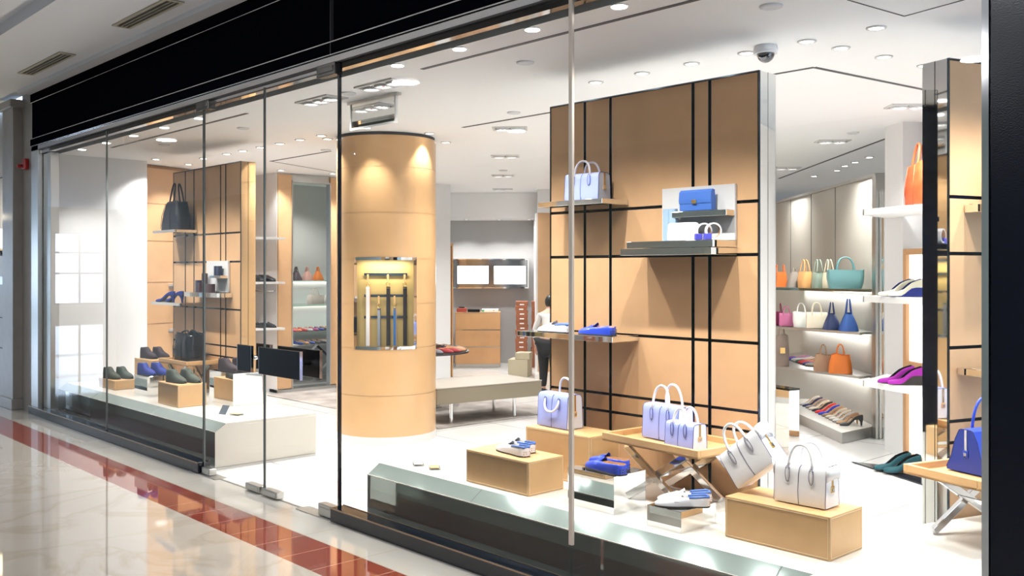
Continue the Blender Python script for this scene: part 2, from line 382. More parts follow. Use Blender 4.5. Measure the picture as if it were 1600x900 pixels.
# ---- ceiling slots
def slot(a, c, w, lab):
    a = Vector((*a, 0)); c = Vector((*c, 0)); b = MB(); b.bar((a.x, a.y, CZ - .001), (c.x, c.y, CZ - .001), w, .004)
    return tag(b.build('ceiling_slot', M_slot), lab, 'air slot', 'dark linear slots in the shop ceiling')
slot((-4.79, .352), (-1.6, .352), .03, 'long dark ceiling slot just inside the right shop window')
slot((-10.05, .348), (-7.10, .348), .03, 'long dark ceiling slot just inside the left shop window')
slot((-6.50, 2.118), (-4.5, 2.118), .03, 'short dark ceiling slot running behind the tall tan panel with lilac goods')
slot((-10.05, 2.165), (-8.75, 2.165), .03, 'short dark ceiling slot in front of the mirrored bay')
slot((-10.04, 2.18), (-10.6, 3.4), .012, 'thin angled ceiling slot above the mirrored bay')
slot((-4.6, 2.118), (-3.075, 2.118), .03, 'dark ceiling slot right of the tall panel, short leg of the bent line')
slot((-3.075, 2.118), (-2.90, 3.6), .03, 'dark ceiling slot with the long leg of the bent line at right')
slot((-7.15, 8.375), (-3.2, 4.53), .03, 'diagonal dark ceiling slot over the shelf wall of handbags')
slot((-2.2, .874), (-2.149, 1.352), .006, 'hairline of the ceiling access panel, left side')
slot((-2.149, 1.352), (-1.80, 1.267), .006, 'hairline of the ceiling access panel, right side')

# ================================================================= LIGHTS
def spot(loc, power, ang=1.9, blend=.6, rad=.03, col=(1, .975, .94), aim=None):
    l = bpy.data.lights.new('downlight_lamp', 'SPOT'); l.energy = power; l.spot_size = ang; l.spot_blend = blend; l.shadow_soft_size = rad; l.color = col
    o = bpy.data.objects.new('downlight_lamp', l); COL.objects.link(o); o.location = loc
    if aim: o.rotation_euler = (Vector(aim) - Vector(loc)).to_track_quat('-Z', 'Y').to_euler()
    return o
def down_proto():
    t = thing('ceiling_downlight', 'x', 'downlight')
    b = MB(); n = 24
    b.loft([[(r * math.cos(2 * PI * k / n), r * math.sin(2 * PI * k / n), z) for k in range(n)] for r, z in ((.052, 0), (.052, -.006), (.038, -.008), (.036, -.002))], cap=False)
    b.build('bezel', M_lgrey, t, smooth=True)
    b = MB(); b.cyl((0, 0), .037, -.005, -.001, 24); b.build('lamp', M_lamp, t)
    return t
dproto = None
def down(x, y, lab, group, power=LIGHT_SPOT, ang=2.0, z=CZ):
    global dproto
    if dproto is None: dproto = down_proto(); t = put(dproto, (x, y, z), 0); t['label'] = lab; t['group'] = group
    else: t = copy_thing(dproto, (x, y, z), 0, lab, group)
    if power: spot((x, y, z - .012), power, ang)
    return t
G1 = 'row of round downlights parallel to the shop window'
names = ['furthest left, over the black tote panel', 'above the left tan panel', 'above the left tan panel near its middle', 'above the right edge of the left tan panel', 'left of the door joint', 'between the left tan panel and the round column', 'just left of the black door joint']
for i, x in enumerate((-10.3, -9.73, -9.36, -8.97, -8.57, -8.18, -7.79)):
    down(x, 1.465, 'round downlight of the window row, ' + names[i], G1)
names = ['over the left edge of the tall tan panel', 'second from the edge of the tall panel', 'nearest left of the dome camera', 'behind the dome camera', 'right of the dome camera', 'last before the bend']
for i, x in enumerate((-4.32, -3.92, -3.53, -3.14, -2.75, -2.35)):
    down(x, 1.465, 'round downlight of the window row, ' + names[i], G1)
for x, y, l in ((-2.70, 1.75, 'first round downlight after the bend of the ceiling row at right'), (-2.64, 2.15, 'second round downlight after the bend of the ceiling row at right'), (-2.575, 2.57, 'third round downlight after the bend, beside the chrome panel end')):
    down(x, y, l, 'round downlights after the bend')
for x, y, l in ((-7.10, 1.50, 'round downlight in front of the top of the tan column'), (-6.98, 2.12, 'round downlight at the right of the top of the tan column'), (-7.36, 2.62, 'round downlight behind the right side of the tan column'), (-7.95, 1.63, 'round downlight at the left of the top of the tan column')):
    down(x, y, l, 'downlights washing the round column', LIGHT_SPOT * .7, 1.5)
for x, y, l in ((-10.74, 1.1, 'round downlight at the white wall end of the tan wall'), (-11.0, 1.6, 'second round downlight along the tan wall'), (-10.85, 2.75, 'round downlight before the white pillar with black shoes'), (-10.75, 3.45, 'round downlight above the mirrored bay'), (-10.75, 4.0, 'round downlight right of the mirrored bay')):
    down(x, y, l, 'downlights along the left walls')
for x, y, l in ((-6.63, 8.4, 'round downlight furthest left above the shelf wall'), (-6.05, 7.94, 'second round downlight above the shelf wall'), (-5.72, 7.52, 'third round downlight above the shelf wall'), (-5.45, 7.25, 'fourth round downlight above the shelf wall'), (-5.1, 6.9, 'round downlight nearest the right end of the shelf wall')):
    down(x, y, l, 'downlights above the shelf wall', LIGHT_SPOT * .4)
for a, l in ((1.05, 'leftmost of the four tiny downlights by the back wall'), (1.55, 'second of the four tiny downlights by the back wall'), (2.1, 'third of the four tiny downlights by the back wall'), (2.6, 'rightmost of the four tiny downlights by the back wall')):
    p = BW(a, .45); down(p[0], p[1], l, 'downlights by the back wall', LIGHT_SPOT * .8, 2.0, 2.45)

def lampbank(x, y, n, rz, lab, power=LIGHT_TRIPLE, z=CZ, aim=None):
    t = thing('recessed_lamp_bank', lab, 'ceiling lamp', (x, y, z), rz, 'recessed multi-lamp banks')
    w = .135 * n; b = MB(); b.box(-w / 2 - .02, w / 2 + .02, -.095, -.075, -.012, 0); b.box(-w / 2 - .02, w / 2 + .02, .075, .095, -.012, 0)
    b.box(-w / 2 - .02, -w / 2, -.075, .075, -.012, 0); b.box(w / 2, w / 2 + .02, -.075, .075, -.012, 0); b.build('frame', M_lgrey, t)
    b = MB(); b.box(-w / 2, w / 2, -.075, .075, -.003, -.001); b.build('recess', mat('recess_grey', (.25, .23, .2), .6), t)
    for k in range(n):
        cx = -w / 2 + .0675 + k * .135
        b = MB(); b.loft([[(cx + r * math.cos(2 * PI * q / 20), r * math.sin(2 * PI * q / 20), zz) for q in range(20)] for r, zz in ((.062, -.004), (.066, -.022), (.055, -.026), (.05, -.012))], cap=False); h = b.build('lamp_ring', M_white, t, smooth=True)
        b = MB(); b.cyl((cx, 0), .05, -.014, -.010, 20); b.build('lamp', M_lamp, h)
        b = MB(); b.cyl((cx, 0), .012, -.02, -.014, 10); b.build('cap', M_red if k == 1 else M_brush, h)
    v = Vector((x, y, z - .04))
    spot(v, power, 2.3, .8, .12, aim=aim)
for a in [(-5.36, .46, 3, .0, 'recessed bank of three lamps above the hanging glass sign'), (-6.16, .46, 3, .0, 'recessed bank of three lamps left of the black door joint'),
          (-6.24, 2.45, 2, .78, 'recessed twin lamp nearest the window, left of the tall tan panel'), (-7.8, 3.82, 2, .78, 'recessed twin lamp second of the line leading to the back wall'),
          (-9.4, 5.25, 2, .78, 'recessed twin lamp third of the line leading to the back wall'), (-11.0, 6.7, 2, .78, 'recessed twin lamp fourth of the line leading to the back wall'),
          (-4.70, 5.34, 2, .78, 'recessed lamp pair under the bent slot right of the tall panel'), (-6.32, 7.2, 2, .78, 'recessed lamp pair partly hidden by the tall panel chrome end'), (-3.30, 3.92, 2, .78, 'recessed lamp pair touching the right chrome pillar')]: lampbank(*a)
for x, y, l in ((-.3, 4.6, 'nearest'), (.2, 7.6, 'middle'), (-1.6, 10.0, 'furthest'), (-5, 11, 'rearmost')): lampbank(x, y, 2, .78, l + ' added unseen twin lamp in the right hand aisle, behind the grid panel')  # unseen lamps added to brighten what the tall panel's mirrored end reflects
# spotlights on the inner edge of the header that light the window displays
HG = 'window spotlights behind the header'
for i, x in enumerate((-10.4, -9.7, -9.0, -8.3, -7.6, -4.8, -4.2, -3.6, -3.0, -2.4, -1.8)):
    t = thing('window_spotlight', 'bright window spotlight tucked behind the chrome header, %s' % ('above the green shoes', 'above the gold boxes at left', 'left of the first glass joint', 'over the blue ankle shoes', 'next to the door', 'next to the black door joint', 'over the loafers on the gold box', 'next to the pale glazing post', 'over the lilac bags', 'over the white bags', 'beside the corner column')[i], 'spotlight', (x, .17, CZ), 0, HG)
    b = MB(); b.cyl((0, 0), .045, -.004, 0, 18); b.build('housing', M_white, t, smooth=False)
    b = MB(); b.cyl((0, 0), .038, -.007, -.004, 18); b.build('lamp', M_lamp, t)
    spot((x, .17, CZ - .02), 80, 1.7, .7, .03, aim=(x - .05, .62, .4))
# second window row
for a in (.2, .6, 1.0): p = CP(a, .62); spot((p[0], p[1], CZ - .04), 60, 1.7, .7, .04, aim=CP(a, .2, .6))
# corridor ceiling lights: warm panels far along the corridor
def corridor_light(x, y, lab):
    t = thing('corridor_lamp', lab, 'ceiling lamp', (x, y, MZ + (.25 if y < -4.5 else 0)), 0, 'corridor ceiling lamps')
    b = MB(); b.cyl((0, 0), .16, -.03, 0, 24); b.build('housing', M_white, t)
    b = MB(); b.cyl((0, 0), .14, -.034, -.03, 24); b.build('lamp', M_lampS, t)
    l = bpy.data.lights.new('corridor_lamp_light', 'AREA'); l.shape = 'DISK'; l.size = .28; l.energy = 34; l.color = (.97, .98, 1)
    o = bpy.data.objects.new('corridor_lamp_light', l); COL.objects.link(o); o.location = (x, y, MZ + (.25 if y < -4.5 else 0) - .05)
for x, y in ((-14, -2.6), (-8, -2.6), (-2, -2.6), (5, -2.6), (-11, -7), (-4, -7), (3, -7), (-20, -5), (-28, -5)):
    corridor_light(x, y, 'round corridor ceiling lamp %s' % ('in the %s row, %s' % ('near' if y > -4.5 else 'far', {-14: 'left of the shop', -8: 'facing the doors', -2: 'beside the viewpoint', 5: 'right of the viewpoint', -11: 'opposite the left window', -4: 'opposite the right window', 3: 'beyond the corner column', -20: 'halfway to the windows', -28: 'nearest the end windows'}[x])))

# ceiling fittings
def disc(x, y, lab):
    b = MB(); b.loft([[(x + r * math.cos(2 * PI * k / 20), y + r * math.sin(2 * PI * k / 20), z) for k in range(20)] for r, z in ((.055, CZ), (.055, CZ - .008), (.045, CZ - .012))])
    tag(b.build('ceiling_detector', M_disc), lab, 'detector', 'flat round discs on the shop ceiling')
for x, y, l in ((-4.2, .69, 'flat grey disc on the ceiling left of the glazing post'), (-5.6, 1.9, 'flat grey disc on the ceiling above the nearest twin lamp'), (-2.5, .70, 'flat grey disc on the ceiling above the dome camera'), (-4.29, 4.96, 'flat grey disc beside the lamp pair at right'),
                (-8.94, 4.83, 'tiny grey disc between the far twin lamps'), (-9.45, .654, 'flat grey disc near the left window slot'), (-7.86, .70, 'flat grey disc right of the left window slot'), (-5.79, .46, 'flat grey disc between the two lamp banks'), (-8.69, 2.07, 'flat grey disc at the end of the slot before the mirrored bay')): disc(x, y, l)
t = thing('dome_camera', 'small white security camera with a dark dome hanging from the ceiling', 'security camera', (-2.97, 1.40, CZ))
b = MB(); b.cyl((0, 0), .07, -.03, 0, 28, r1=.062); b.cyl((0, 0), .066, -.045, -.03, 28, r1=.07); b.build('mount', M_white, t, smooth=True, angle=.6)
b = MB(); b.dome((0, 0, -.045), .05, .05, 24, 8, -1); b.build('dome', mat('dark_dome', (.01, .015, .025), .06, coat=1), t, smooth=True)
# hanging glass exit sign
t = thing('hanging_sign', 'blank framed glass sign hanging from the ceiling above the round column', 'sign', (-5.83, .70, 0), .02)
b = MB(); b.box(-.31, .31, -.02, .02, 2.85, 2.87); b.build('mount_bar', M_brush, t)
b = MB(); b.box(-.27, .27, -.006, .006, 2.67, 2.85); b.build('glass_panel', M_mirror, t)
b = MB(); b.box(-.285, -.27, -.01, .01, 2.655, 2.85); b.box(.27, .285, -.01, .01, 2.655, 2.85); b.box(-.27, .27, -.01, .01, 2.655, 2.67); b.build('frame', M_paper, t)
# corridor vents
for x0, x1, lab in ((-10.46, -9.2, 'beige slotted air vent in the corridor ceiling nearer the red alarm'), (-7.9, -6.85, 'beige slotted air vent in the corridor ceiling at the top edge')):
    t = thing('air_vent', lab, 'air vent', ((x0 + x1) / 2, -.36, MZ), 0, 'corridor ceiling vents'); h = (x1 - x0) / 2
    b = MB(); b.box(-h, h, -.075, -.05, -.012, 0); b.box(-h, h, .05, .075, -.012, 0); b.box(-h, -h + .03, -.05, .05, -.012, 0); b.box(h - .03, h, -.05, .05, -.012, 0); b.build('frame', M_vent, t)
    b = MB(); b.box(-h, h, -.05, .05, -.002, 0); b.build('recess', M_ventd, t)
    for y in (-.017, .017):
        b = MB(); b.box(-h + .03, h - .03, y - .004, y + .004, -.013, -.003); b.build('slat', M_vent, t)
# red alarm and sconce on the stone
t = thing('fire_alarm', 'small red fire alarm strobe on the stone pier', 'fire alarm', (-11.66, 0, 2.80))
b = MB(); b.box(-.055, .055, -.05, 0, -.06, .06); b.build('body', M_red, t, bevel=.01)
b = MB(); b.tube([(-.03, -.05, -.01), (-.03, -.075, -.02), (-.03, -.085, -.045)], .014, 10); b.ell((-.03, -.09, -.02), .03, .014, .022); b.build('horn', M_red, t, smooth=True)
t = thing('wall_sconce', 'black wall sconce with a warm up-light on the stone wall at the left edge', 'sconce', (-12.55, .10, 1.80))
b = MB(); b.box(-.03, .03, -.02, 0, -.14, .14); b.build('backplate', mat('sconce_blue_steel', (.12, .2, .35), .3, .8), t)
b = MB(); b.tube([(0, -.02, 0), (-.06, -.08, 0), (-.16, -.10, .02)], [.02, .035, .05], 12); b.build('arm', M_black, t, smooth=True)
b = MB(); b.cyl((-.22, -.10), .05, .05, .30, 16, r1=.085); b.build('shade', emit('sconce_glow', (1, .8, .5), 2.5), t, smooth=True)
l = bpy.data.lights.new('sconce_light', 'POINT'); l.energy = 14; l.color = (1, .85, .62); l.shadow_soft_size = .05
o = bpy.data.objects.new('sconce_light', l); COL.objects.link(o); o.location = (-12.78, -.08, 2.25)

# ================================================================= LARGE FURNITURE
def window_plinth(x0, x1, lab, mirror_end=True):
    t = thing('display_plinth', lab, 'display plinth', (x0, .11, 0)); w = x1 - x0
    b = MB(); b.box(0, w, .092, .925, 0, HP, 0); b.box(0, w, .02, .092, 0, .304)
    o = b.build('plinth_top', [M_plinthtop], t)
    b = MB(); b.box(0, w, .0, .02, 0, .305); b.add([(0, 0, .305), (w, 0, .305), (w, .092, HP), (0, .092, HP), (0, .092, .305), (w, .092, .305)], [(0, 1, 2, 3), (0, 3, 4), (1, 5, 2), (0, 4, 5, 1), (3, 2, 5, 4)])
    o = b.build('mirror_front', M_tintmir, t)
    b = MB(); b.box(0, w, -.003, .002, .303, .308); b.build('edge_strip', mat('pale_strip', (.75, .72, .66), .35, .3), t)
    b = MB()
    k = 1
    xs = [x for x in (1.0, 2.9, 4.8) if x < w]
    for x in xs: b.box(x, x + .005, -.001, .09, .303, .3065) if False else b.add([(x, -.001, .306), (x + .006, -.001, .306), (x + .006, .091, HP + .001), (x, .091, HP + .001)], [(0, 1, 2, 3)])
    b.build('panel_joint', M_slot, t)
    if w < 4.5:
        b = MB(); b.box(w, w + .004, .0, .925, .02, .305); b.prism([(0, 0)], 0, 0) if False else None
        b.add([(w + .004, 0, .305), (w + .004, .925, .305), (w + .004, .925, HP), (w + .004, .095, HP)], [(0, 1, 2, 3)])
        b.build('end_panel', M_plinthside, t)
        b = MB(); b.box(w - .01, w + .012, .01, .915, 0, .018); b.build('foot_rail', M_brush, t)
    return t
window_plinth(-10.95, -7.18, 'long cream plinth with green mirrored front behind the left window')
t = window_plinth(-5.04, -1.996, 'long cream plinth with green mirrored front behind the right window')
# second arm of the right plinth along the side window
b = MB(); b.prism([(-1.994, .115), (-1.25, .115), (-1.25, .64), CP(3.2, .9)[:2], CP(3.2, 0)[:2], CP(0.01, 0.0)[:2], (-1.994, 1.034)], 0, HP)
tag(b.build('corner_plinth', M_plinthtop), 'cream corner plinth carrying the tray table with the royal blue bag', 'display plinth')
b = MB(); b.add([(-2.003, .2, HP + .0008), (-1.998, .2, HP + .0008), (-1.998, 1.035, HP + .0008), (-2.003, 1.035, HP + .0008)], [(0, 1, 2, 3)]); b.build('slab_joint', mat('slab_joint', (.5, .48, .44), .5), t)

def grid_panel(name, lab, loc, rz, ends):
    t = thing(name, lab, 'partition', loc, rz); Wd, H0 = 1.558, 2.66
    b = MB(); b.box(0, Wd, .012, .15, 0, H0); b.build('core', M_darksl, t)
    xs = [0, .305, .517, 1.132, 1.245, Wd]; zs = [.0, .734, .841, 1.21, 1.683, 1.968, H0]; g = .009
    b = MB()
    for i in range(5):
        for j in range(6): b.box(xs[i] + g, xs[i + 1] - g, 0, .012, zs[j] + (g if j else 0), zs[j + 1] - g)
    b.build('leather_tiles', M_tan, t)
    b = MB(); b.box(.004, Wd - .004, .15, .156, 0, H0 - .004); b.build('added_white_back', M_white, t)  # white back added so the neighbouring mirrored end reflects something light
    b = MB()
    for x in xs[1:-1]:
        for s in (-1, 1): b.box(x + s * g - .0015, x + s * g + .0015, -.001, .011, 0, H0)
    for x in (0, Wd): b.box(x - .003, x + .004, -.002, .013, 0, H0)
    b.box(0, Wd, -.002, .013, H0 - .006, H0 + .002)
    b.build('reveal_edges', mat('dark_chrome', (.10, .13, .16), .12, 1), t)
    for s in ends:
        x = Wd if s > 0 else 0
        b = MB(); b.box(min(x, x + s * .006), max(x, x + s * .006), .004, .075, 0, H0 - .002); b.box(min(x, x + s * .006), max(x, x + s * .006), .08, .155, 0, H0 - .002); b.build('mirror_end', M_mirror, t)
    return t
pB = grid_panel('leather_partition', 'tall tan leather panel with black grid lines holding lilac bag and blue clutch', (-4.363, 1.073, 0), 0, (1,))
pA = grid_panel('leather_partition', 'tan leather panel with black grid lines holding the black tote, left of the doors', (-10.13, 1.04, 0), 0, (1,))
K = CP(.49, -.045)
pC = grid_panel('leather_partition', 'tan grid panel at the right edge with mirrored end facing the handbags', K, RC, (-1,))

def panel_shelf(name, lab, par, x0, x1, z, dep, th=.03, rev=False):
    """mirror clad shelf fixed to a panel; x0,x1 in the panel's own x"""
    R = Matrix.Rotation(par.rotation_euler.z, 4, 'Z'); o = R @ Vector((x0, 0, 0)) + Vector(par.location)
    t = thing(name, lab, 'shelf', (o.x, o.y, z), par.rotation_euler.z, 'mirrored shelves on the leather panels')
    w = x1 - x0
    b = MB(); b.box(0, w, -dep, -.001, -th, 0); b.build('board', M_mirror, t, bevel=.0015)
    b = MB(); b.box(.02, w - .02, -dep + .01, -.003, -.0005, .0008); b.build('top_inlay', M_lgrey if False else M_mirror, t)
    return t
panel_shelf('panel_shelf', 'mirrored shelf under the lilac handbag, high on the tall panel', pB, .13, .66, 2.02, .24)
panel_shelf('panel_shelf', 'lower of the mirrored double shelf on the tall panel, under white wallet', pB, .80, 1.425, 1.72, .24, .038)
panel_shelf('panel_shelf', 'upper of the mirrored double shelf on the tall panel, directly under the wallet', pB, .83, 1.42, 1.76, .22, .037)
panel_shelf('panel_shelf', 'small mirrored ledge under the blue clutch', pB, 1.06, 1.42, 1.925, .10, .032)
panel_shelf('panel_shelf', 'mirrored shelf with white and blue loafers on the tall panel', pB, -.06, .74, 1.213, .24, .032)
panel_shelf('panel_shelf', 'mirrored shelf under the big black tote', pA, .05, .60, 2.02, .25)
panel_shelf('panel_shelf', 'mirrored shelf under the navy heels', pA, -.02, .72, 1.262, .24)
panel_shelf('panel_shelf', 'mirrored double shelf under the dark wallet boxes', pA, .66, 1.39, 1.375, .17, .045)
panel_shelf('panel_shelf', 'small mirrored ledge under the two upright dark wallets', pA, 1.09, 1.33, 1.545, .10, .025)
panel_shelf('panel_shelf', 'mirrored shelf high on the right edge panel', pC, .11, .70, 1.93, .26, .04)
panel_shelf('panel_shelf', 'lower mirrored shelf on the right edge panel', pC, .06, .75, 1.11, .26, .035)
def back_board(x0, x1, z0, z1, par, lab):
    b = MB(); l = Vector(par.location); b.box(l.x + x0, l.x + x1, l.y - .022, l.y - .003, z0, z1)
    o = tag(b.build('display_board', M_lgrey, bevel=.001), lab, 'board')
back_board(.93, 1.423, 1.762, 2.067, pB, 'light grey backing board behind the blue clutch')
back_board(.86, 1.336, 1.38, 1.692, pA, 'light grey backing board behind the dark wallets')

# round column with belt niche
cx, cy, cr = -7.53, 2.025, .474
tcx = thing('leather_column', 'round tan leather column with a lit niche of belts', 'column', (cx, cy, 0), 0)
fa0 = math.atan2(-3.32 - cy, 0 - cx) - math.radians(1.5)    # direction of the niche
ha = math.radians(35.2); z0n, z1n = .885, 1.705; N = 72
b = MB()
angs = [fa0 + ha + (2 * PI - 2 * ha) * k / N for k in range(N + 1)]; nin = 16
ain = [fa0 - ha + 2 * ha * k / nin for k in range(nin + 1)]
def wallstrip(bm, A, za, zb, r):
    bm.loft([[(r * math.cos(a), r * math.sin(a), z) for a in A] for z in (za, zb)], cap=False, closed=False)
seams = [.07, .45, .885, 1.29, 1.705, 2.13, 2.55, CZ - .03]
for za, zb in zip(seams[:-1], seams[1:]):
    A = angs + (ain[1:] if (zb <= z0n or za >= z1n) else [])
    wallstrip(b, A, za, zb - .004, cr); wallstrip(b, A, zb - .004, zb, cr - .003)
b.build('leather_wrap', M_col, tcx, smooth=True)
b = MB(); b.cyl((0, 0), cr + .002, 0, .07, 64); b.build('base_ring', mat('base_stone', (.62, .61, .59), .3), tcx, smooth=True, angle=.6)
b = MB(); b.cyl((0, 0), cr - .012, CZ - .03, CZ - .001, 64); b.build('top_reveal', M_slot, tcx)
ca, sa = math.cos(fa0), math.sin(fa0)
def NP(t_, d_, z): return (ca * d_ - sa * t_, sa * d_ + ca * t_, z)       # t across (counter-clockwise), d radial distance
hw = cr * math.sin(ha); dn = .24
b = MB()
def q(b, *p): b.add(p, [(0, 1, 2, 3)])
q(b, NP(-hw, dn, z0n), NP(hw, dn, z0n), NP(hw, dn, z1n), NP(-hw, dn, z1n)); b.build('niche_back', M_goldback, tcx)
b = MB(); dd = cr * math.cos(ha)
for s in (-1, 1): q(b, NP(s * hw, dn, z0n), NP(s * hw, dd, z0n), NP(s * hw, dd, z1n), NP(s * hw, dn, z1n))
for z in (z0n, z1n): b.add([NP(-hw, dn, z), NP(hw, dn, z)] + [(cr * math.cos(a), cr * math.sin(a), z) for a in ain[::-1]], [tuple(range(nin + 3))])
b.build('niche_lining', M_mirror, tcx)
b = MB()
for z in (z0n, z1n):
    b.loft([[(r * math.cos(a), r * math.sin(a), zz) for a in ain] for r, zz in ((cr - .02, z - .014), (cr + .006, z - .014), (cr + .006, z + .014), (cr - .02, z + .014))], cap=False, closed=False)
for s in (-1, 1):
    a = fa0 + s * ha; b.bar((cr * math.cos(a), cr * math.sin(a), z0n - .014), (cr * math.cos(a), cr * math.sin(a), z1n + .014), .028, .014, up=(ca, sa, 0))
b.build('niche_frame', M_mirror, tcx)
for z in (1.56, 1.36, 1.16):
    b = MB(); b.bar(NP(-.2, dn + .018, z), NP(.2, dn + .018, z), .006, .024); b.build('hook_rail', mat('blue_steel', (.10, .17, .26), .2, .9), tcx)
b = MB(); b.bar(NP(-.23, dn + .12, z1n - .006), NP(.23, dn + .12, z1n - .006), .02, .008); b.build('niche_light', emit('niche_led', (1, .9, .7), 14), tcx)
l = bpy.data.lights.new('niche_lamp', 'AREA'); l.shape = 'RECTANGLE'; l.size = .4; l.size_y = .03; l.energy = 2.5; l.color = (1, .88, .66)
o = bpy.data.objects.new('niche_lamp', l); COL.objects.link(o); p = NP(0, dn + .10, z1n - .02); o.location = (p[0] + cx, p[1] + cy, p[2]); o.rotation_euler = (0, 0, fa0 + PI / 2)
# belts
def belt(t_, z, ln, c1, c2, w, lab, c3=None):
    p = NP(t_, dn + .045, z); r = thing('hanging_belt', lab, 'belt', (cx + p[0], cy + p[1], p[2]), fa0 + PI / 2, 'belts in the column niche')
    m1 = mat('belt_' + c1[0], c1[1], .45); m2 = mat('belt_' + c2[0], c2[1], .5)
    b = MB(); b.box(-w / 2, w / 2, -.006, -.002, -ln, -.115); b.build('strap', m1, r)
    b = MB(); b.box(-w / 2 + .012, w / 2 + .008, .004, .008, -ln, -.115); b.build('strap_back', m2, r)
    b = MB(); b.box(-.009, .009, -.004, .004, -.075, 0); b.build('leather_loop', M_tan2, r, bevel=.002)
    b = MB(); b.tube([(.016 * math.cos(a), 0, -.092 + .018 * math.sin(a)) for a in [2 * PI * k / 14 for k in range(14)]], .0035, 6, closed=True); b.build('buckle', M_gold, r, smooth=True)
    b = MB(); b.box(-w / 2 - .002, w / 2 + .002, -.008, .006, -.132, -.124); b.build('keeper', M_paper if c1[0] == 'white' else M_chrome, r)
BK = ('black', (.012, .01, .012))
belt(-.165, 1.56, .665, ('white', (.75, .73, .72)), ('tan', (.5, .22, .08)), .034, 'white leather belt hanging at the left of the column niche')
belt(-.065, 1.36, .465, ('grey', (.22, .24, .27)), ('dkgrey', (.09, .09, .1)), .024, 'grey leather belt, second from left in the column niche')
belt(.020, 1.56, .665, BK, BK, .028, 'black leather belt hanging in the middle of the column niche')
belt(.082, 1.36, .465, ('blue', (.02, .12, .33)), ('rose', (.45, .32, .27)), .022, 'blue belt with rose grey underside in the column niche')
belt(.175, 1.56, .665, BK, BK, .028, 'black leather belt hanging at the right of the column niche')

# boxes on the plinths
def gold_box(x0, x1, y0, y1, z0, z1, lab, rz=0.):
    t = thing('leather_display_box', lab, 'display box', (x0, y0, z0), rz, 'tan leather display boxes'); w, d, h = x1 - x0, y1 - y0, z1 - z0
    b = MB(); b.box(0, w, 0, d, 0, h); b.build('box_body', M_tan2, t, bevel=.004)
    b = MB(); e = .010; s = .0012
    for z in (e, h - e): b.box(e, w - e, -s, 0, z, z + .0012); b.box(w, w + s, e, d - e, z, z + .0012)
    for x in (e, w - e): b.box(x, x + .0012, -s, 0, e, h - e)
    for y in (e, d - e): b.box(w, w + s, y, y + .0012, e, h - e)
    b.build('stitching', M_stitch, t); return t
def mirror_box(x0, x1, y0, y1, z0, z1, lab, rz=0.):
    t = thing('mirrored_display_box', lab, 'display box', (x0, y0, z0), rz, 'mirrored display boxes'); w, d, h = x1 - x0, y1 - y0, z1 - z0
    b = MB(); b.box(0, w, 0, d, 0, h); b.build('mirror_body', M_mirror, t, bevel=.0015)
    b = MB()
    for x in (0, w):
        for y in (0, d): b.box(x - .0012, x + .0012, y - .0012, y + .0012, 0, h)
    b.build('edge_lines', M_chrome, t); return t
gold_box(-4.255, -3.73, .266, .543, HP, .555, 'tan leather box under the single pair of pale loafers')
gold_box(-4.19, -3.66, .686, .945, HP, .65, 'tall tan leather box with the lilac bag, beside the tray table')
mirror_box(-3.475, -3.157, .312, .56, HP, .56, 'mirrored box under the royal blue loafers')
mirror_box(-2.92, -2.72, .285, .56, HP, .468, 'low mirrored box under the white loafers')
gold_box(-2.556, -2.03, .40, .685, HP, .555, 'tan leather box under the two white handbags')
gold_box(-10.37, -9.92, .33, .56, HP, .462, 'low tan leather box under green ankle shoes at the far left')
mirror_box(-9.515, -9.203, .38, .62, HP, .56, 'mirrored box under the blue ankle shoes')
gold_box(-8.71, -8.27, .28, .55, HP, .568, 'tan leather box with green ankle shoes, nearest to the door')
gold_box(-10.35, -9.86, .70, .96, HP, .65, 'tall tan leather box behind, under brown ankle shoes')
mirror_box(-8.505, -8.028, .69, .98, HP, .66, 'large mirrored cube beside the black door plates')

def tray_table(lab, loc, rz, w, d, ztop=.70):
    t = thing('tray_table', lab, 'tray table', (loc[0], loc[1], HP), rz, 'tan trays on crossed chrome legs'); h = ztop - HP
    b = MB(); r = .022; hh = .045
    b.box(0, w, 0, d, h - hh, h - hh + .014)
    b.box(0, w, 0, r, h - hh, h); b.box(0, w, d - r, d, h - hh, h); b.box(0, r, r, d - r, h - hh, h); b.box(w - r, w, r, d - r, h - hh, h)
    b.build('tray', M_tan2, t, bevel=.003)
    for y in (.06, d - .06):
        for a, c in (((.14, y, h - hh), (w - .14, y, .0)), ((w - .14, y, h - hh), (.14, y, .0))):
            b = MB(); yy = y + (.012 if a[0] > .3 else -.012)
            b.bar((a[0], yy, a[2] - .012), (c[0], yy, .014), .022, .038, up=(0, 0, 1)); b.build('leg', M_chrome, t, bevel=.002)
    b = MB(); b.bar((w / 2, .06, (h - hh) / 2), (w / 2, d - .06, (h - hh) / 2), .018, .018); b.build('cross_rod', M_chrome, t)
    return t
tray_table('tan tray table on crossed chrome legs carrying two lilac bags', (-3.534, .645), -.10, .70, .41)
tray_table('tan tray table on crossed chrome legs under the slouchy black tote', (-9.62, .665), .03, .62, .37)
p = CP(-.01, .06); tray_table('tan tray table on crossed chrome legs under the royal blue bag', CP(.02, .52), RC, .72, .42)
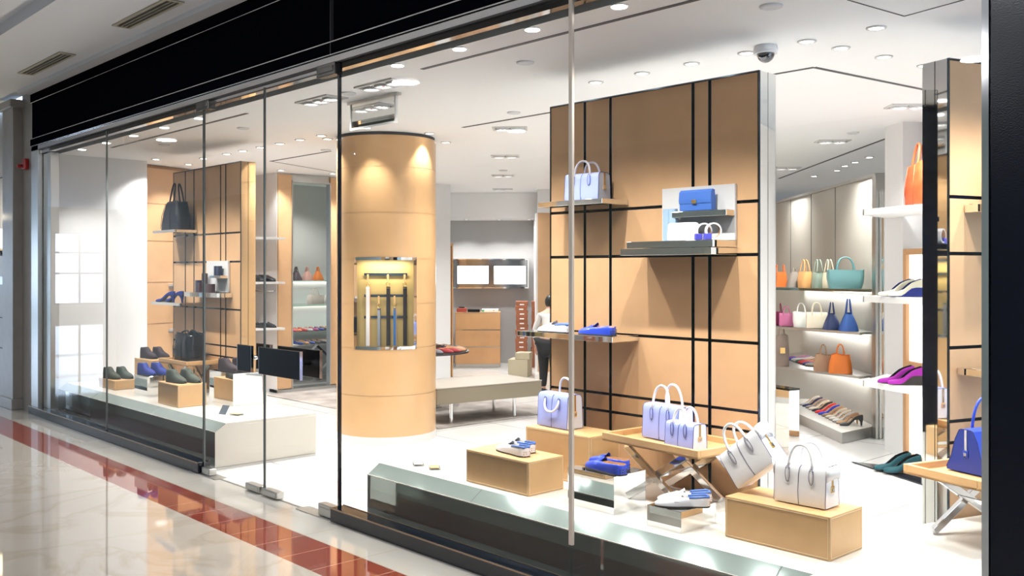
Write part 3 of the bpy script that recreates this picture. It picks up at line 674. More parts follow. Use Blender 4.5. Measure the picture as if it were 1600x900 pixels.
# small cards and acrylic blocks
def card(x, y, rz, lab, kind):
    if kind == 'tent':
        t = thing('card_stand', lab, 'card', (x, y, HP), rz)
        b = MB(); b.add([(-.05, 0, 0), (.03, 0, 0), (.05, .03, .075), (-.03, .03, .075), (-.05, .004, 0), (.03, .004, 0), (.05, .034, .075), (-.03, .034, .075)], [(0, 1, 2, 3), (7, 6, 5, 4), (0, 4, 5, 1), (1, 5, 6, 2), (2, 6, 7, 3), (3, 7, 4, 0)])
        b.build('card', mat('slate_card', (.12, .15, .18), .5), t); return
    t = thing('acrylic_block', lab, 'price block', (x, y, HP), rz)
    b = MB(); b.box(-.055, .055, -.035, .035, 0, .012); b.build('block', M_acryl, t, bevel=.001)
    b = MB(); b.box(-.045, .045, -.027, .027, .0122, .0132); b.build('insert', M_tan2 if kind == 'tan' else M_paper, t)
card(-7.64, .40, .3, 'grey leaning price card on the left plinth', 'tent'); card(-7.53, .47, .2, 'clear block with tan insert beside the grey card', 'tan')
card(-4.82, .345, -.6, 'clear block with white insert at the left end of the right plinth', 'white'); card(-4.66, .35, -.6, 'clear block with tan insert at the left end of the right plinth', 'tan')

# ================================================================= GOODS: BAGS
def rrect(w, d, r, z, cx=0, cy=0, n=4, jit=0., seed=0):
    pts = []; rnd = random.Random(seed)
    for qx, qy, a0 in ((1, 1, 0), (-1, 1, PI / 2), (-1, -1, PI), (1, -1, 3 * PI / 2)):
        for k in range(n + 1):
            a = a0 + PI / 2 * k / n
            pts.append((cx + qx * (w / 2 - r) + r * math.cos(a) + rnd.uniform(-jit, jit), cy + qy * (d / 2 - r) + r * math.sin(a) + rnd.uniform(-jit, jit), z))
    return pts
def arch(x0, x1, y0, z0, h, lean=0., n=14, square=.8):
    out = []
    for i in range(n + 1):
        a = PI * i / n; c = math.cos(a); s = math.sin(a) ** square
        out.append(((x0 + x1) / 2 - (x1 - x0) / 2 * math.copysign(abs(c) ** .85, c), y0 + lean * s, z0 + h * s))
    return out
def LM(name, col, rough=.42): return mat('leather_' + name, col, rough, bump=.12, bscale=350, spec=.4)
def duffle(lab, loc, rz, w, d, h, c_body, c_side, c_hand, c_pipe, hh, group, taper=.86, drop=False, wing=False, detail=True, cat='handbag', tilt=0., name='handbag', hw=.23, zip_=True):
    """box shaped handbag; front is local -y"""
    t = thing(name, lab, cat, loc, rz, group)
    if tilt: t.rotation_euler = (0, tilt, rz)
    mb, ms, mh, mp = c_body, c_side, c_hand, c_pipe
    def sec(x, sc=1.0):
        # half profile from front bottom over the top to back bottom
        P = []; bd = d / 2 * sc; td = d / 2 * taper * sc
        prof = [(-bd * .97, .004), (-bd, .02), (-(bd * .6 + td * .4), h * .35), (-(bd * .25 + td * .75), h * .75), (-td, h * .90), (-td * .86, h * .97), (-td * .6, h * .995), (0, h), (td * .6, h * .995), (td * .86, h * .97), (td, h * .90), (bd * .25 + td * .75, h * .75), (bd * .6 + td * .4, h * .35), (bd, .02), (bd * .97, .004)]
        return [(x, y, z) for y, z in prof]
    xs = [-.5, -.494, -.47, -.25, 0, .25, .47, .494, .5]; sc = [.95, .985, 1.0, 1.02, 1.03, 1.02, 1.0, .985, .95]
    b = MB(); b.loft([sec(x * w, s) for x, s in zip(xs, sc)], cap=False)
    b.build('body', mb, t, smooth=True, angle=.7)
    b = MB()
    for s in (-1, 1):
        pr = sec(s * w * .499, .95); b.add(pr, [tuple(range(len(pr)))])
    b.build('side_panel', ms, t)
    if detail:
        b = MB()
        b.tube([(0, -d / 2 * 1.035, .006), (-.006, -d / 2 * (1.03 * .6 + .41 * taper), h * .35), (-.004, -d / 2 * (.26 + .77 * taper), h * .75), (0, -d / 2 * taper * 1.03, h * .9), (.006, -d / 2 * taper * .9, h * .975)], .0018, 6)
        for s in (-1, 1):
            pr = [p for p in sec(s * w * .4985, .97)]; b.tube(pr, .0018, 6)
        b.build('piping', mp, t, smooth=True)
        if zip_:
            for s in (-1, 1):
                x = s * w * .503
                b = MB(); b.bar((x, 0, h * .5), (x, 0, h * .99), .012, .004, up=(1, 0, 0)); z = b.build('zip', M_chrome if mb is M_royal else M_gold, t)
                b = MB(); b.box(x - .004, x + .004, -.014, .014, h * .36, h * .52); b.build('lock_tag', mb if mb is M_royal else M_tan2 if ms is not M_whitebag else M_gold, t, bevel=.002)
                b = MB(); b.box(x - .007, x + .007, -.007, .007, h * .40, h * .47); b.build('clasp', M_chrome, z)
        # tabs at the handle roots
        for sy in (-1, 1):
            yf = sy * d / 2 * (.26 + .77 * taper)
            for sx in (-1, 1):
                x = sx * w * hw; b = MB()
                pts = [(x + .011 * math.sin(2 * PI * k / 16), yf * 1.03 + sy * .002, h * .72 + .036 * math.cos(2 * PI * k / 16)) for k in range(16)]
                b.tube(pts, .0013, 5, closed=True)
                b.ell((x, yf * 1.03, h * .72), .009, .003, .032, mi=1); b.build('handle_tab', [mp, mb], t, smooth=True)
    for sy in (-1, 1):
        y0 = sy * d / 2 * taper * .98
        b = MB()
        if drop and sy < 0:
            pts = arch(-w * hw, w * hw, y0 - .006, h * .82, -hh * .78, -.022)
        else:
            pts = arch(-w * hw, w * hw, y0, h * .82, hh + h * .16, -sy * .012 * (1 if sy < 0 else 1))
        b.tube(pts, .0068 if detail else .005, 8); hd_ = b.build('handle', mh, t, smooth=True)
        if detail:
            b = MB()
            for sx in (-1, 1): b.box(sx * w * hw - .010, sx * w * hw + .010, y0 - .006, y0 + .006, h * .845, h * .865)
            b.build('handle_ring', M_chrome, hd_)
    if wing:
        for s in (-1, 1):
            b = MB(); rg = []
            for k in range(9):
                a = PI * k / 8; yy = -d / 2 * taper * math.cos(a); xx = s * (w * .49 + .028 * math.sin(a))
                rg.append([(xx, yy, h * (.62 + .1 * math.sin(a))), (xx + s * .006, yy * 1.05, h * (.99 + .05 * math.sin(a))), (xx + s * .003, yy * .98, h * (.985 + .05 * math.sin(a))), (xx - s * .004, yy * .95, h * (.62 + .1 * math.sin(a)))])
            b.loft(rg, closed=True); b.build('wing', mb, t, smooth=True)
    return t
M_lilac = LM('lilac', (.36, .42, .84), .4); M_lilacside = LM('lilac_grey', (.60, .62, .68), .45); M_lilachandle = LM('pearl_handle', (.66, .62, .66), .4)
M_navyp = LM('navy_piping', (.03, .06, .25)); M_whitebag = LM('white', (.90, .90, .91), .45); M_royal = LM('royal_blue', (.025, .06, .42), .4)
M_bluep = LM('blue_edge', (.10, .17, .5))
GL = 'lilac box handbags with pale handles'
duffle('lilac handbag alone on the high mirrored shelf of the tall panel', (-3.93, .955, 2.022), .10, .255, .13, .165, M_lilac, M_lilacside, M_lilachandle, M_navyp, .075, GL)
duffle('lilac handbag with its handle folded down, on the tan box by the tall panel edge', (-4.03, .82, .651), -.06, .265, .135, .205, M_lilac, M_lilacside, M_whitebag, M_navyp, .09, GL, drop=True)
duffle('larger lilac handbag at the back of the tan tray', (-3.245, .86, .672), -.12, .27, .13, .19, M_lilac, M_lilacside, M_whitebag, M_navyp, .11, GL)
duffle('smaller lilac handbag in front on the tan tray', (-3.025, .728, .672), -.12, .20, .11, .135, M_lilac, M_lilacside, M_whitebag, M_navyp, .075, GL)
GWh = 'white handbags on the tan box'
duffle('white handbag standing upright on the right end of the tan box', (-2.225, .545, .557), .02, .25, .13, .185, M_whitebag, M_whitebag, M_whitebag, LM('grey_piping', (.14, .12, .22)), .085, GWh, wing=True)
duffle('white handbag tipped on its corner, leaning against the upright white handbag', (-2.455, .56, .648), .02, .25, .125, .185, M_whitebag, M_whitebag, M_whitebag, LM('grey_piping', (.14, .12, .22)), .09, GWh, wing=True, tilt=-.68)
# royal blue flared bag on the right tray: long axis along the second window
bb = duffle('royal blue flared handbag on the tray table at the right edge', CP(.38, .285, .672), RC, .34, .215, .20, M_royal, LM('royal_side', (.015, .04, .30)), M_royal, LM('navy_edge', (.01, .02, .14)), .14, None, taper=.42, wing=False, zip_=True)
# blue bag on the high right shelf
duffle('dark blue handbag cut off by the corner column, on the high right shelf', (K[0] + .304 * .40 + .953 * .13, K[1] + .953 * .40 - .304 * .13, 1.932), RC, .26, .13, .16, M_royal, M_royal, M_royal, M_navyp, .09, None)

def tote(lab, loc, rz, wb, db, wt, dt, h, m, hh, group=None, seed=1, detail=True, name='tote_bag', cat='handbag', mh=None, lean=0., r=.006, cuts=None, hx=.2, squash=0.):
    t = thing(name, lab, cat, loc, rz, group); b = MB(); rg = []; N = 12 if detail else 6
    for i in range(N + 1):
        f = i / N; g = f ** (1 + squash); w = wb + (wt - wb) * g; d = db + (dt - db) * g
        w *= 1 + .06 * math.sin(PI * f); d *= 1 + .1 * math.sin(PI * f)
        rg.append(rrect(w, d, min(w, d) * .32, h * f + .001, lean * f, 0, 5, .006 if detail and i else .002, seed * 31 + i))
    # irregular top edge
    for i in (N,):
        rg[i] = [(x, y, z + h * .05 * math.sin(x * 40 + seed)) for x, y, z in rg[i]]
    b.loft(rg, cap=False); n = len(rg[0]); b.add(rg[0], [tuple(range(n))[::-1]])
    ins = [(x * .94, y * .9, z - h * .15) for x, y, z in rg[-1]]; b.loft([rg[-1], ins], cap=False); b.add(ins, [tuple(range(n))])
    b.build('body', m, t, smooth=True, sub=1 if detail else 0)
    for sy in (-1, 1):
        b = MB(); b.tube(arch(-wt * hx + lean, wt * hx + lean, sy * dt * .48, h * .80, hh + h * .2, -sy * dt * .3, 12), r, 8 if detail else 6); b.build('handle', mh or m, t, smooth=True)
    if detail:
        b = MB()
        for x in (-.5, .12):
            b.tube([(x * wb * .8, -db * .53, .01), (x * (wb + wt) * .42, -(db + dt) * .285, h * .5), (x * wt * .8 + lean, -dt * .52, h * .97)], .003, 6)
        b.build('seam', m, t, smooth=True)
    return t
M_blk = LM('black', (.012, .013, .020), .42); M_blk2 = LM('black_gloss', (.008, .008, .010), .22)
tote('big blue black leather tote on the high shelf at left', (-9.74, .90, 2.022), .06, .40, .17, .26, .14, .285, M_blk, .20, seed=3, lean=.02, r=.009, hx=.16)
tote('slouchy glossy black leather tote on the left tray table', (-9.33, .86, .672), .05, .34, .20, .30, .18, .285, M_blk2, .03, seed=5, lean=.01, r=.009, hx=.3)

# ---- bags on the back shelf wall
dW = Vector((-.717, .697, 0)); nW = Vector((-.697, -.717, 0)); W0 = Vector((-4.34, 5.49, 0)); RW = math.atan2(-.697, .717)
def WP(a, d=0., z=0.): v = W0 + dW * a + nW * d; return (v.x, v.y, z)
su = thing('shelf_wall', 'beige back panel of the lit shelf wall with chrome frame', 'shelving', (0, 0, 0))
b = MB(); b.prism([WP(-.05)[:2], WP(4.2)[:2], WP(4.2, -.12)[:2], WP(-.05, -.12)[:2]], 0, 2.5); b.build('back_panel', M_Wback, su)
b = MB(); b.prism([WP(-.06, .02)[:2], WP(4.2, .02)[:2], WP(4.2, -.14)[:2], WP(-.06, -.14)[:2]], 2.5, 2.53)
b.prism([WP(-.16, .05)[:2], WP(-.06, .05)[:2], WP(-.06, -.14)[:2], WP(-.16, -.14)[:2]], 0, 2.5); b.build('frame', M_brush, su)
b = MB(); b.prism([WP(-.28, .02)[:2], WP(-.17, .02)[:2], WP(-.17, -.14)[:2], WP(-.28, -.14)[:2]], 0, 2.35); b.build('mirror_strip', M_mirror, su)
b = MB(); 
for a in (1.2, 2.1, 3.0): b.prism([WP(a, .003)[:2], WP(a + .01, .003)[:2], WP(a + .01, 0)[:2], WP(a, 0)[:2]], 1.4, 2.5)
b.build('panel_joint', M_slot, su)
SHZ = (1.415, 1.005, .585)
for z, l in zip(SHZ, ('top glass shelf with the teal and orange bags', 'middle shelf with pink, white and navy bags', 'lowest shelf with flat shoes and the orange tote')):
    t = thing('wall_shelf', l + ' on the shelf wall', 'shelf', (0, 0, z), 0, 'shelves of the handbag wall')
    P = [(-4.40, 5.30), (-5.60, 5.62), (-5.95, 5.75), WP(2.6, .005)[:2], WP(.01, .005)[:2]]
    b = MB(); b.prism(P, -.025, 0); b.build('board', M_brush if z < 1.3 else M_shelfglass, t, bevel=.001)
    b = MB(); b.bar((*WP(.1, .03)[:2], -.04), (*WP(2.4, .03)[:2], -.04), .03, .012); b.build('light_strip', emit('shelf_led', (1, .98, .92), 3.5), t)
    l_ = bpy.data.lights.new('shelf_light', 'AREA'); l_.shape = 'RECTANGLE'; l_.size = 2.2; l_.size_y = .05; l_.energy = 5.5
    o = bpy.data.objects.new('shelf_light', l_); COL.objects.link(o); p = WP(1.25, .06, z - .06); o.location = p; o.rotation_euler = (0, 0, RW)
GS = 'handbags on the shelf wall'
CL = dict(orange=(.75, .17, .03), taupe=(.26, .23, .20), ltorange=(.82, .42, .16), green=(.28, .36, .30), cream=(.70, .64, .48), teal=(.14, .32, .33), burg=(.25, .02, .08), pink=(.48, .12, .25), white=(.80, .76, .74), cream2=(.78, .66, .52), navy=(.02, .035, .12), blue=(.025, .08, .30), brown=(.34, .20, .12), orange2=(.72, .18, .02))
def bagrow(key, lab, loc, w, h, hh, kind, d=.12, rz=-.78):
    m = LM('bag_' + key, CL[key], .45)
    if kind == 'tote': tote(lab, loc, rz, w, d, w * .78, d * .8, h, m, hh, GS, seed=len(lab), detail=False, name='handbag', r=.006)
    elif kind == 'wide': tote(lab, loc, rz, w * .9, d, w * 1.05, d * .7, h, m, hh, GS, seed=len(lab), detail=False, name='handbag', r=.006, hx=.24)
    elif kind == 'tri': tote(lab, loc, rz, w, d * 1.4, w * .35, d * .5, h, m, hh, GS, seed=len(lab), detail=False, name='handbag', r=.006, hx=.25)
    else: duffle(lab, loc, rz, w, d, h, m, m, m, M_navyp, hh, GS, taper=.8, detail=False)
z1 = SHZ[0] + .001
bagrow('orange', 'bright orange handbag leftmost on the top shelf', (-5.50, 5.70, z1), .15, .165, .08, 'box')
bagrow('taupe', 'slouchy taupe grey handbag beside the bright orange one', (-5.32, 5.68, z1), .11, .17, .03, 'tri')
bagrow('ltorange', 'pale orange handbag with tall looped handles on the top shelf', (-5.16, 5.62, z1), .145, .16, .13, 'wide', rz=-.5)
bagrow('green', 'grey green handbag between pale orange and cream bags', (-5.01, 5.62, z1), .12, .16, .13, 'wide', rz=-.5)
bagrow('cream', 'cream handbag just left of the big teal bag', (-4.88, 5.60, z1), .11, .16, .13, 'wide', rz=-.5)
bagrow('teal', 'big teal blue handbag at the right of the top shelf', (-4.63, 5.46, z1), .33, .18, .13, 'wide', .15, rz=.65)
z2 = SHZ[1] + .001
bagrow('burg', 'burgundy handbag at the left end of the middle shelf', (-5.55, 5.72, z2), .12, .15, .09, 'box')
bagrow('pink', 'raspberry pink handbag on the middle shelf', (-5.40, 5.66, z2), .15, .14, .07, 'box', rz=.6)
bagrow('white', 'white handbag with looped handles on the middle shelf', (-5.20, 5.61, z2), .16, .16, .09, 'wide', rz=.6)
bagrow('cream2', 'blush cream handbag beside the navy one', (-4.99, 5.55, z2), .20, .165, .10, 'box', rz=.6)
bagrow('navy', 'navy handbag standing end-on on the middle shelf', (-4.78, 5.47, z2), .16, .16, .11, 'tri')
bagrow('blue', 'deep blue handbag standing end-on at the right of the middle shelf', (-4.57, 5.41, z2), .20, .17, .14, 'tri')
z3 = SHZ[2] + .001
bagrow('brown', 'tan brown handbag left of the orange one on the lowest shelf', (-4.87, 5.47, z3), .19, .165, .10, 'tote', .15, rz=.55)
bagrow('orange2', 'vivid orange handbag at the right of the lowest shelf', (-4.65, 5.40, z3), .22, .185, .10, 'tote', .16, rz=.55)
t = tote('tall taupe bag with a gold clasp at the left end of the lowest shelf', (-5.42, 5.60, z3), .6, .15, .09, .13, .08, .33, LM('bag_taupe2', (.22, .16, .13)), .10, GS, detail=False, name='handbag')
b = MB(); b.box(-.02, .03, -.075, -.06, .14, .2); b.build('clasp', M_gold, t)

# ================================================================= SHOES
T_ = [0, .02, .06, .14, .26, .38, .48, .58, .68, .78, .87, .94, .98, 1.0]
def interp(tab, t):
    for (a, x), (c, y) in zip(tab[:-1], tab[1:]):
        if t <= c: f = (t - a) / (c - a) if c > a else 0; f = f * f * (3 - 2 * f) if False else f; return x + (y - x) * f
    return tab[-1][1]
KIND = {
 'wedge': dict(w=[(0, .4), (.02, .66), (.06, .82), (.14, .88), (.26, .82), (.4, .82), (.6, 1), (.75, 1), (.87, .84), (.94, .62), (.98, .4), (1, .15)], ht=[(0, .062), (.06, .068), (.2, .055), (.4, .040), (.6, .036), (.72, .036), (.85, .032), (.95, .026), (1, .016)], open=(.02, .66), bz=.062, heel=0, ws=.042),
 'driver': dict(w=[(0, .35), (.02, .6), (.06, .8), (.14, .9), (.26, .88), (.4, .85), (.6, 1), (.75, 1), (.87, .84), (.94, .62), (.98, .4), (1, .15)], ht=[(0, .042), (.06, .047), (.2, .044), (.4, .040), (.56, .044), (.6, .046), (.7, .039), (.85, .029), (.95, .021), (1, .012)], open=(.02, .58), bz=0, heel=0, ws=.040),
 'flat': dict(w=[(0, .35), (.02, .6), (.06, .8), (.14, .86), (.26, .8), (.4, .82), (.6, 1), (.75, 1), (.87, .8), (.94, .6), (.98, .4), (1, .15)], ht=[(0, .05), (.06, .052), (.2, .045), (.4, .034), (.6, .034), (.72, .036), (.85, .03), (.95, .024), (1, .014)], open=(.02, .72), bz=0, heel=0, ws=.037),
 'chukka': dict(w=[(0, .4), (.02, .66), (.06, .82), (.14, .9), (.26, .88), (.4, .88), (.6, 1), (.75, 1), (.87, .86), (.94, .66), (.98, .45), (1, .2)], ht=[(0, .098), (.06, .106), (.2, .106), (.34, .112), (.42, .10), (.5, .074), (.58, .062), (.7, .052), (.85, .04), (.95, .03), (1, .016)], open=(.02, .38), bz=0, heel=0, ws=.044),
 'brogue': dict(w=[(0, .4), (.02, .66), (.06, .82), (.14, .88), (.26, .84), (.4, .86), (.6, 1), (.75, 1), (.87, .82), (.94, .62), (.98, .42), (1, .2)], ht=[(0, .062), (.06, .066), (.2, .062), (.36, .066), (.5, .068), (.6, .06), (.75, .046), (.87, .036), (.95, .028), (1, .016)], open=(.02, .42), bz=0, heel=.018, ws=.043),
 'pump': dict(w=[(0, .3), (.02, .5), (.06, .64), (.14, .7), (.26, .62), (.4, .62), (.6, .95), (.75, 1), (.87, .72), (.94, .5), (.98, .32), (1, .1)], ht=[(0, .046), (.06, .05), (.2, .042), (.4, .026), (.6, .028), (.75, .034), (.87, .028), (.95, .02), (1, .012)], open=(.02, .76), bz=.075, heel=.075, ws=.036),
}
def make_shoe(kind, lab, loc, rz, m, lin, sol=None, L=.27, group=None, cat='shoe', detail=True, collar=None, mh=None):
    K_ = KIND[kind]; name = dict(driver='loafer', flat='ballet_flat', chukka='ankle_shoe', brogue='lace_up_shoe', pump='high_heel', wedge='wedge_shoe')[kind]
    t = thing(name, lab, cat, loc, rz, group)
    sol = sol or mat('sole_dark', (.03, .025, .022), .7); S = L / .27
    rows = []; lrows = []; srows = []
    o0, o1 = K_['open']
    for f in T_:
        w = interp(K_['w'], f) * K_['ws'] * S; h = interp(K_['ht'], f) * S; g = max(0, min(1, (f - .3) / .42)); g = g * g * (3 - 2 * g)
        bz = K_['bz'] * S * (1 - g) + (.006 if not K_['bz'] else .006) * S
        if kind == 'brogue': bz += .010 * S * (1 if f < .28 else max(0, 1 - (f - .28) / .05))
        op = f >= o0 and f < o1
        u = (f - o0) / (o1 - o0)
        wc = w * (.80 if kind != 'chukka' else .62) * (max(0, 1 - max(0, u) ** 5) ** .5 if op else 0)
        if not op: wc = 0
        x = f * L; row = []
        for k in range(7):
            a = k / 6 * PI / 2
            y = wc + (w - wc) * (math.cos(a) ** .62 if k < 6 else 0); z = bz + h * (math.sin(a) ** .85)
            row.append((x, y, z))
        rows.append([(p[0], -p[1], p[2]) for p in row] + [p for p in row[::-1]])
        lrows.append([(x, -wc, bz + h), (x, -wc * .9, bz + h * .5), (x, -wc * .75, bz + .006), (x, wc * .75, bz + .006), (x, wc * .9, bz + h * .5), (x, wc, bz + h)] if op else None)
        if kind == 'wedge':
            srows.append([(x, -w * 1.04, bz + .002), (x, w * 1.04, bz + .002), (x, w * .95, .001 + .004 * f), (x, -w * .95, .001 + .004 * f)]); continue
        ww = w * 1.05; srows.append([(x, -ww, bz + .001), (x, ww, bz + .001), (x, ww * .97, bz - .006 * S), (x, -ww * .97, bz - .006 * S)])
    b = MB(); n = 14
    vs = [v for r_ in rows for v in r_]; fs = []
    for i in range(len(rows) - 1):
        for k in range(n - 1):
            if k == 6 and (lrows[i] is not None or lrows[i + 1] is not None): continue
            fs.append((i * n + k, i * n + k + 1, (i + 1) * n + k + 1, (i + 1) * n + k))
    b.add(vs, fs); b.add(rows[0], [tuple(range(n))])
    # heel counter back closes the opening at the rear
    up = b.build('upper', m, t, smooth=True, angle=1.2)
    b = MB(); lr = [r_ for r_ in lrows if r_]
    b.loft(lr, cap=True, closed=False); b.build('lining', lin, t)
    b = MB(); b.loft(srows)
    if kind == 'brogue': b.box(.004 * S, .07 * S, -.028 * S, .028 * S, 0, .014 * S)
    b.build('sole', sol, t)
    if kind == 'pump':
        hz = K_['bz'] * S; b = MB()
        b.loft([[(x0 * S, -y_ * S, z), (x1 * S, -y_ * S, z), (x1 * S, y_ * S, z), (x0 * S, y_ * S, z)] for x0, x1, y_, z in ((.004, .052, .022, hz), (.008, .03, .012, hz * .55), (.010, .024, .008, 0))]); b.build('heel', mh or m, t)
    if detail:
        if collar:
            b = MB(); pts = [(r_[0][0], r_[0][1], r_[0][2]) for r_ in lr[:-1]]; pts2 = [(r_[5][0], r_[5][1], r_[5][2]) for r_ in lr[:-1]]
            b.tube(pts[::-1] + pts2, .006 * S, 6); b.build('collar', collar, t, smooth=True)
        if kind == 'driver':
            b = MB(); x = .585 * L; b.loft([[(x + dx, y * S, z * S) for y, z in ((-.038, .030), (-.03, .043), (-.015, .050), (0, .052), (.015, .050), (.03, .043), (.038, .030))] for dx in (-.004, .018 * S)], cap=False, closed=False)
            b.build('strap', m, t, smooth=True)
            b = MB(); b.loft([[((.60 - .11 * q_) * L, y * (1 - .5 * q_ * q_) * S, (.049 + .020 * q_ - abs(y) * .35) * S) for y in (-.026, -.018, -.009, 0, .009, .018, .026)] for q_ in (0, .3, .6, .85, 1)], cap=False, closed=False); b.build('tongue', m, t, smooth=True)
            b = MB()
            for k in range(3):
                for j in range(4): b.ell((-.002 + .004 * (j % 2), (-.018 + .012 * j) * S, (.006 + .011 * k) * S), .004, .0035, .0035, 8, 5)
            for k in range(8): b.ell((.02 + k * .028 * S, -.030 * S - .004, .004), .004, .003, .003, 8, 5)
            b.build('rubber_studs', sol if collar is None else mat('stud_beige', (.55, .42, .36), .6), t, smooth=True)
        if kind in ('chukka', 'brogue'):
            b = MB()
            for k, (fx, hz) in enumerate(((.42, .088), (.48, .078), (.54, .069)) if kind == 'chukka' else ((.44, .068), (.49, .066), (.54, .063))):
                b.tube([(fx * L, -.020 * S, (hz - .006) * S), ((fx + .01) * L, 0, (hz + .010) * S), (fx * L, .020 * S, (hz - .006) * S)], .0025, 6)
            b.build('laces', m, t, smooth=True)
    return t
def pair(kind, what, loc, rz, m, lin, sep=.095, stag=.02, L=.27, group=None, detail=True, collar=None, sol=None, mh=None, words=('left', 'right'), cat='shoe'):
    c, s = math.cos(rz), math.sin(rz); out = []
    for sg, wd in ((1, words[0]), (-1, words[1])):
        dx = -L / 2 + (stag if sg > 0 else -stag); dy = sg * sep / 2
        out.append(make_shoe(kind, what % wd, (loc[0] + c * dx - s * dy, loc[1] + s * dx + c * dy, loc[2]), rz, m, lin, sol, L, group, cat, detail, collar, mh))
    return out
F_w = LM('shoe_white', (.78, .79, .83), .35); F_lin = mat('lining_tan', (.55, .33, .17), .6); F_linw = mat('lining_white', (.74, .72, .70), .6)
F_blue = LM('shoe_royal', (.03, .07, .55), .3); F_bcol = LM('shoe_denim', (.06, .14, .42)); F_green = LM('suede_green', (.052, .062, .048), .85); F_bsu = LM('suede_blue', (.015, .028, .19), .8)
F_brn = LM('suede_brown', (.026, .015, .018), .85); F_blk = LM('shoe_black', (.008, .009, .010), .2); F_mus = LM('suede_purple', (.30, .015, .30), .8); F_teal = LM('suede_teal', (.008, .06, .075), .8)
far = PI
pair('driver', 'pale loafer with blue collar on the tan box, %s one of the pair', (-4.00, .42, .556), PI - .15, F_w, F_linw, .088, -.035, .29, 'pale loafers on the tan box', collar=F_bcol, words=('nearer', 'further'))
pair('driver', 'royal blue loafer on the mirrored box, %s one of the pair', (-3.31, .43, .561), PI - .15, F_blue, F_lin, .09, -.04, .295, 'royal blue loafers on the mirrored box', words=('nearer', 'further'))
pair('driver', 'white loafer with blue collar on the low mirrored box, %s one of the pair', (-2.81, .42, .469), PI + .75, F_w, F_linw, .095, .01, .26, 'white loafers on the low mirrored box', collar=F_bcol, words=('right', 'left'))
pair('driver', 'white loafer with blue collar on the tall panel shelf, %s one of the pair', (-4.19, .94, 1.214), PI, F_w, F_linw, .09, -.035, .27, 'white loafers on the panel shelf', collar=F_bcol, words=('nearer', 'further'))
pair('driver', 'blue loafer at the right of the tall panel shelf, %s one of the pair', (-3.84, .94, 1.214), PI, F_blue, F_lin, .09, -.035, .27, 'blue loafers on the panel shelf', words=('nearer', 'further'))
pair('chukka', 'dark green suede ankle shoe on the lowest tan box, %s one of the pair', (-10.13, .45, .463), .12, F_green, mat('lining_dark', (.05, .05, .045), .7), .11, .03, .28, 'green ankle shoes on the low box', words=('further', 'nearer'))
pair('chukka', 'royal blue suede ankle shoe on the mirrored box at left, %s one of the pair', (-9.34, .50, .561), .12, F_bsu, F_linw, .11, .03, .28, 'blue ankle shoes', words=('further', 'nearer'))
pair('chukka', 'green suede ankle shoe on the tan box near the door, %s of the pair', (-8.46, .42, .569), .12, F_green, mat('lining_dark', (.05, .05, .045), .7), .11, .03, .28, 'green ankle shoes near the door', words=('further', 'nearer'))
pair('chukka', 'dark brown suede ankle shoe on the rear tan box, %s one of the pair', (-10.13, .84, .651), .12, F_brn, F_brn, .11, .03, .28, 'brown ankle shoes on the rear box', words=('further', 'nearer'))
pair('chukka', 'dark brown suede ankle shoe on the large mirrored cube, %s one of the pair', (-8.27, .84, .661), .12, F_brn, F_brn, .11, .03, .28, 'brown ankle shoes on the mirrored cube', words=('further', 'nearer'))
pair('pump', 'navy heel on the left panel shelf, %s one of the pair', (-9.90, .90, 1.263), PI + .5, F_bsu, F_lin, .09, .02, .24, 'navy heels on the panel shelf', words=('nearer', 'further'))
# flats on the shelves by the right pillar come later with that pillar

# ---- small goods on the panel shelves
t = thing('clutch_bag', 'blue flap clutch with a silver clasp on the small mirrored ledge', 'clutch', (-3.155, 1.01, 1.926), .02)
b = MB(); b.loft([[(x, y * s_, z) for y, z in ((-.024, .003), (-.027, .05), (-.022, .10), (-.008, .112), (.012, .108), (.022, .08), (.024, .003))] for x, s_ in ((-.105, .85), (-.1, 1), (.1, 1), (.105, .85))]); b.build('body', LM('clutch_blue', (.05, .14, .46)), t, smooth=True, angle=.7)
b = MB(); b.loft([[(x, y * s_, z) for y, z in ((-.029, .042), (-.032, .06), (-.027, .104), (-.010, .118), (.014, .113), (.012, .107), (-.008, .112), (-.022, .10), (-.027, .06))] for x, s_ in ((-.106, .9), (-.1, 1), (.1, 1), (.106, .9))]); fl = b.build('flap', LM('clutch_blue', (.05, .14, .46)), t, smooth=True, angle=.7)
b = MB(); b.box(-.014, .014, -.038, -.031, .04, .062); b.build('clasp', M_gold, fl, bevel=.002)
t = thing('wallet', 'white zip wallet on the mirrored double shelf', 'wallet', (-3.20, .93, 1.762), .03)
b = MB(); b.loft([rrect(.19, .098, .015, z, 0, .049, 4) for z in (0, .004, .016, .02)]); o = b.build('body', M_whitebag, t, smooth=True, angle=.8); o.rotation_euler = (PI / 2 - .14, 0, 0); o.location = (0, .01, .0)
for x, l in ((-3.35, 'left'), (-3.305, 'right')):
    b = MB(); b.loft([rrect(.045, .03, .008, z) for z in (0, .178, .182)]); o = tag(b.build('folded_card_case', LM('sky_case', (.30, .42, .55))), '%s of two pale blue upright cases beside the white wallet' % l, 'case', 'pale blue upright cases'); o.location = (x, .99, 1.762)
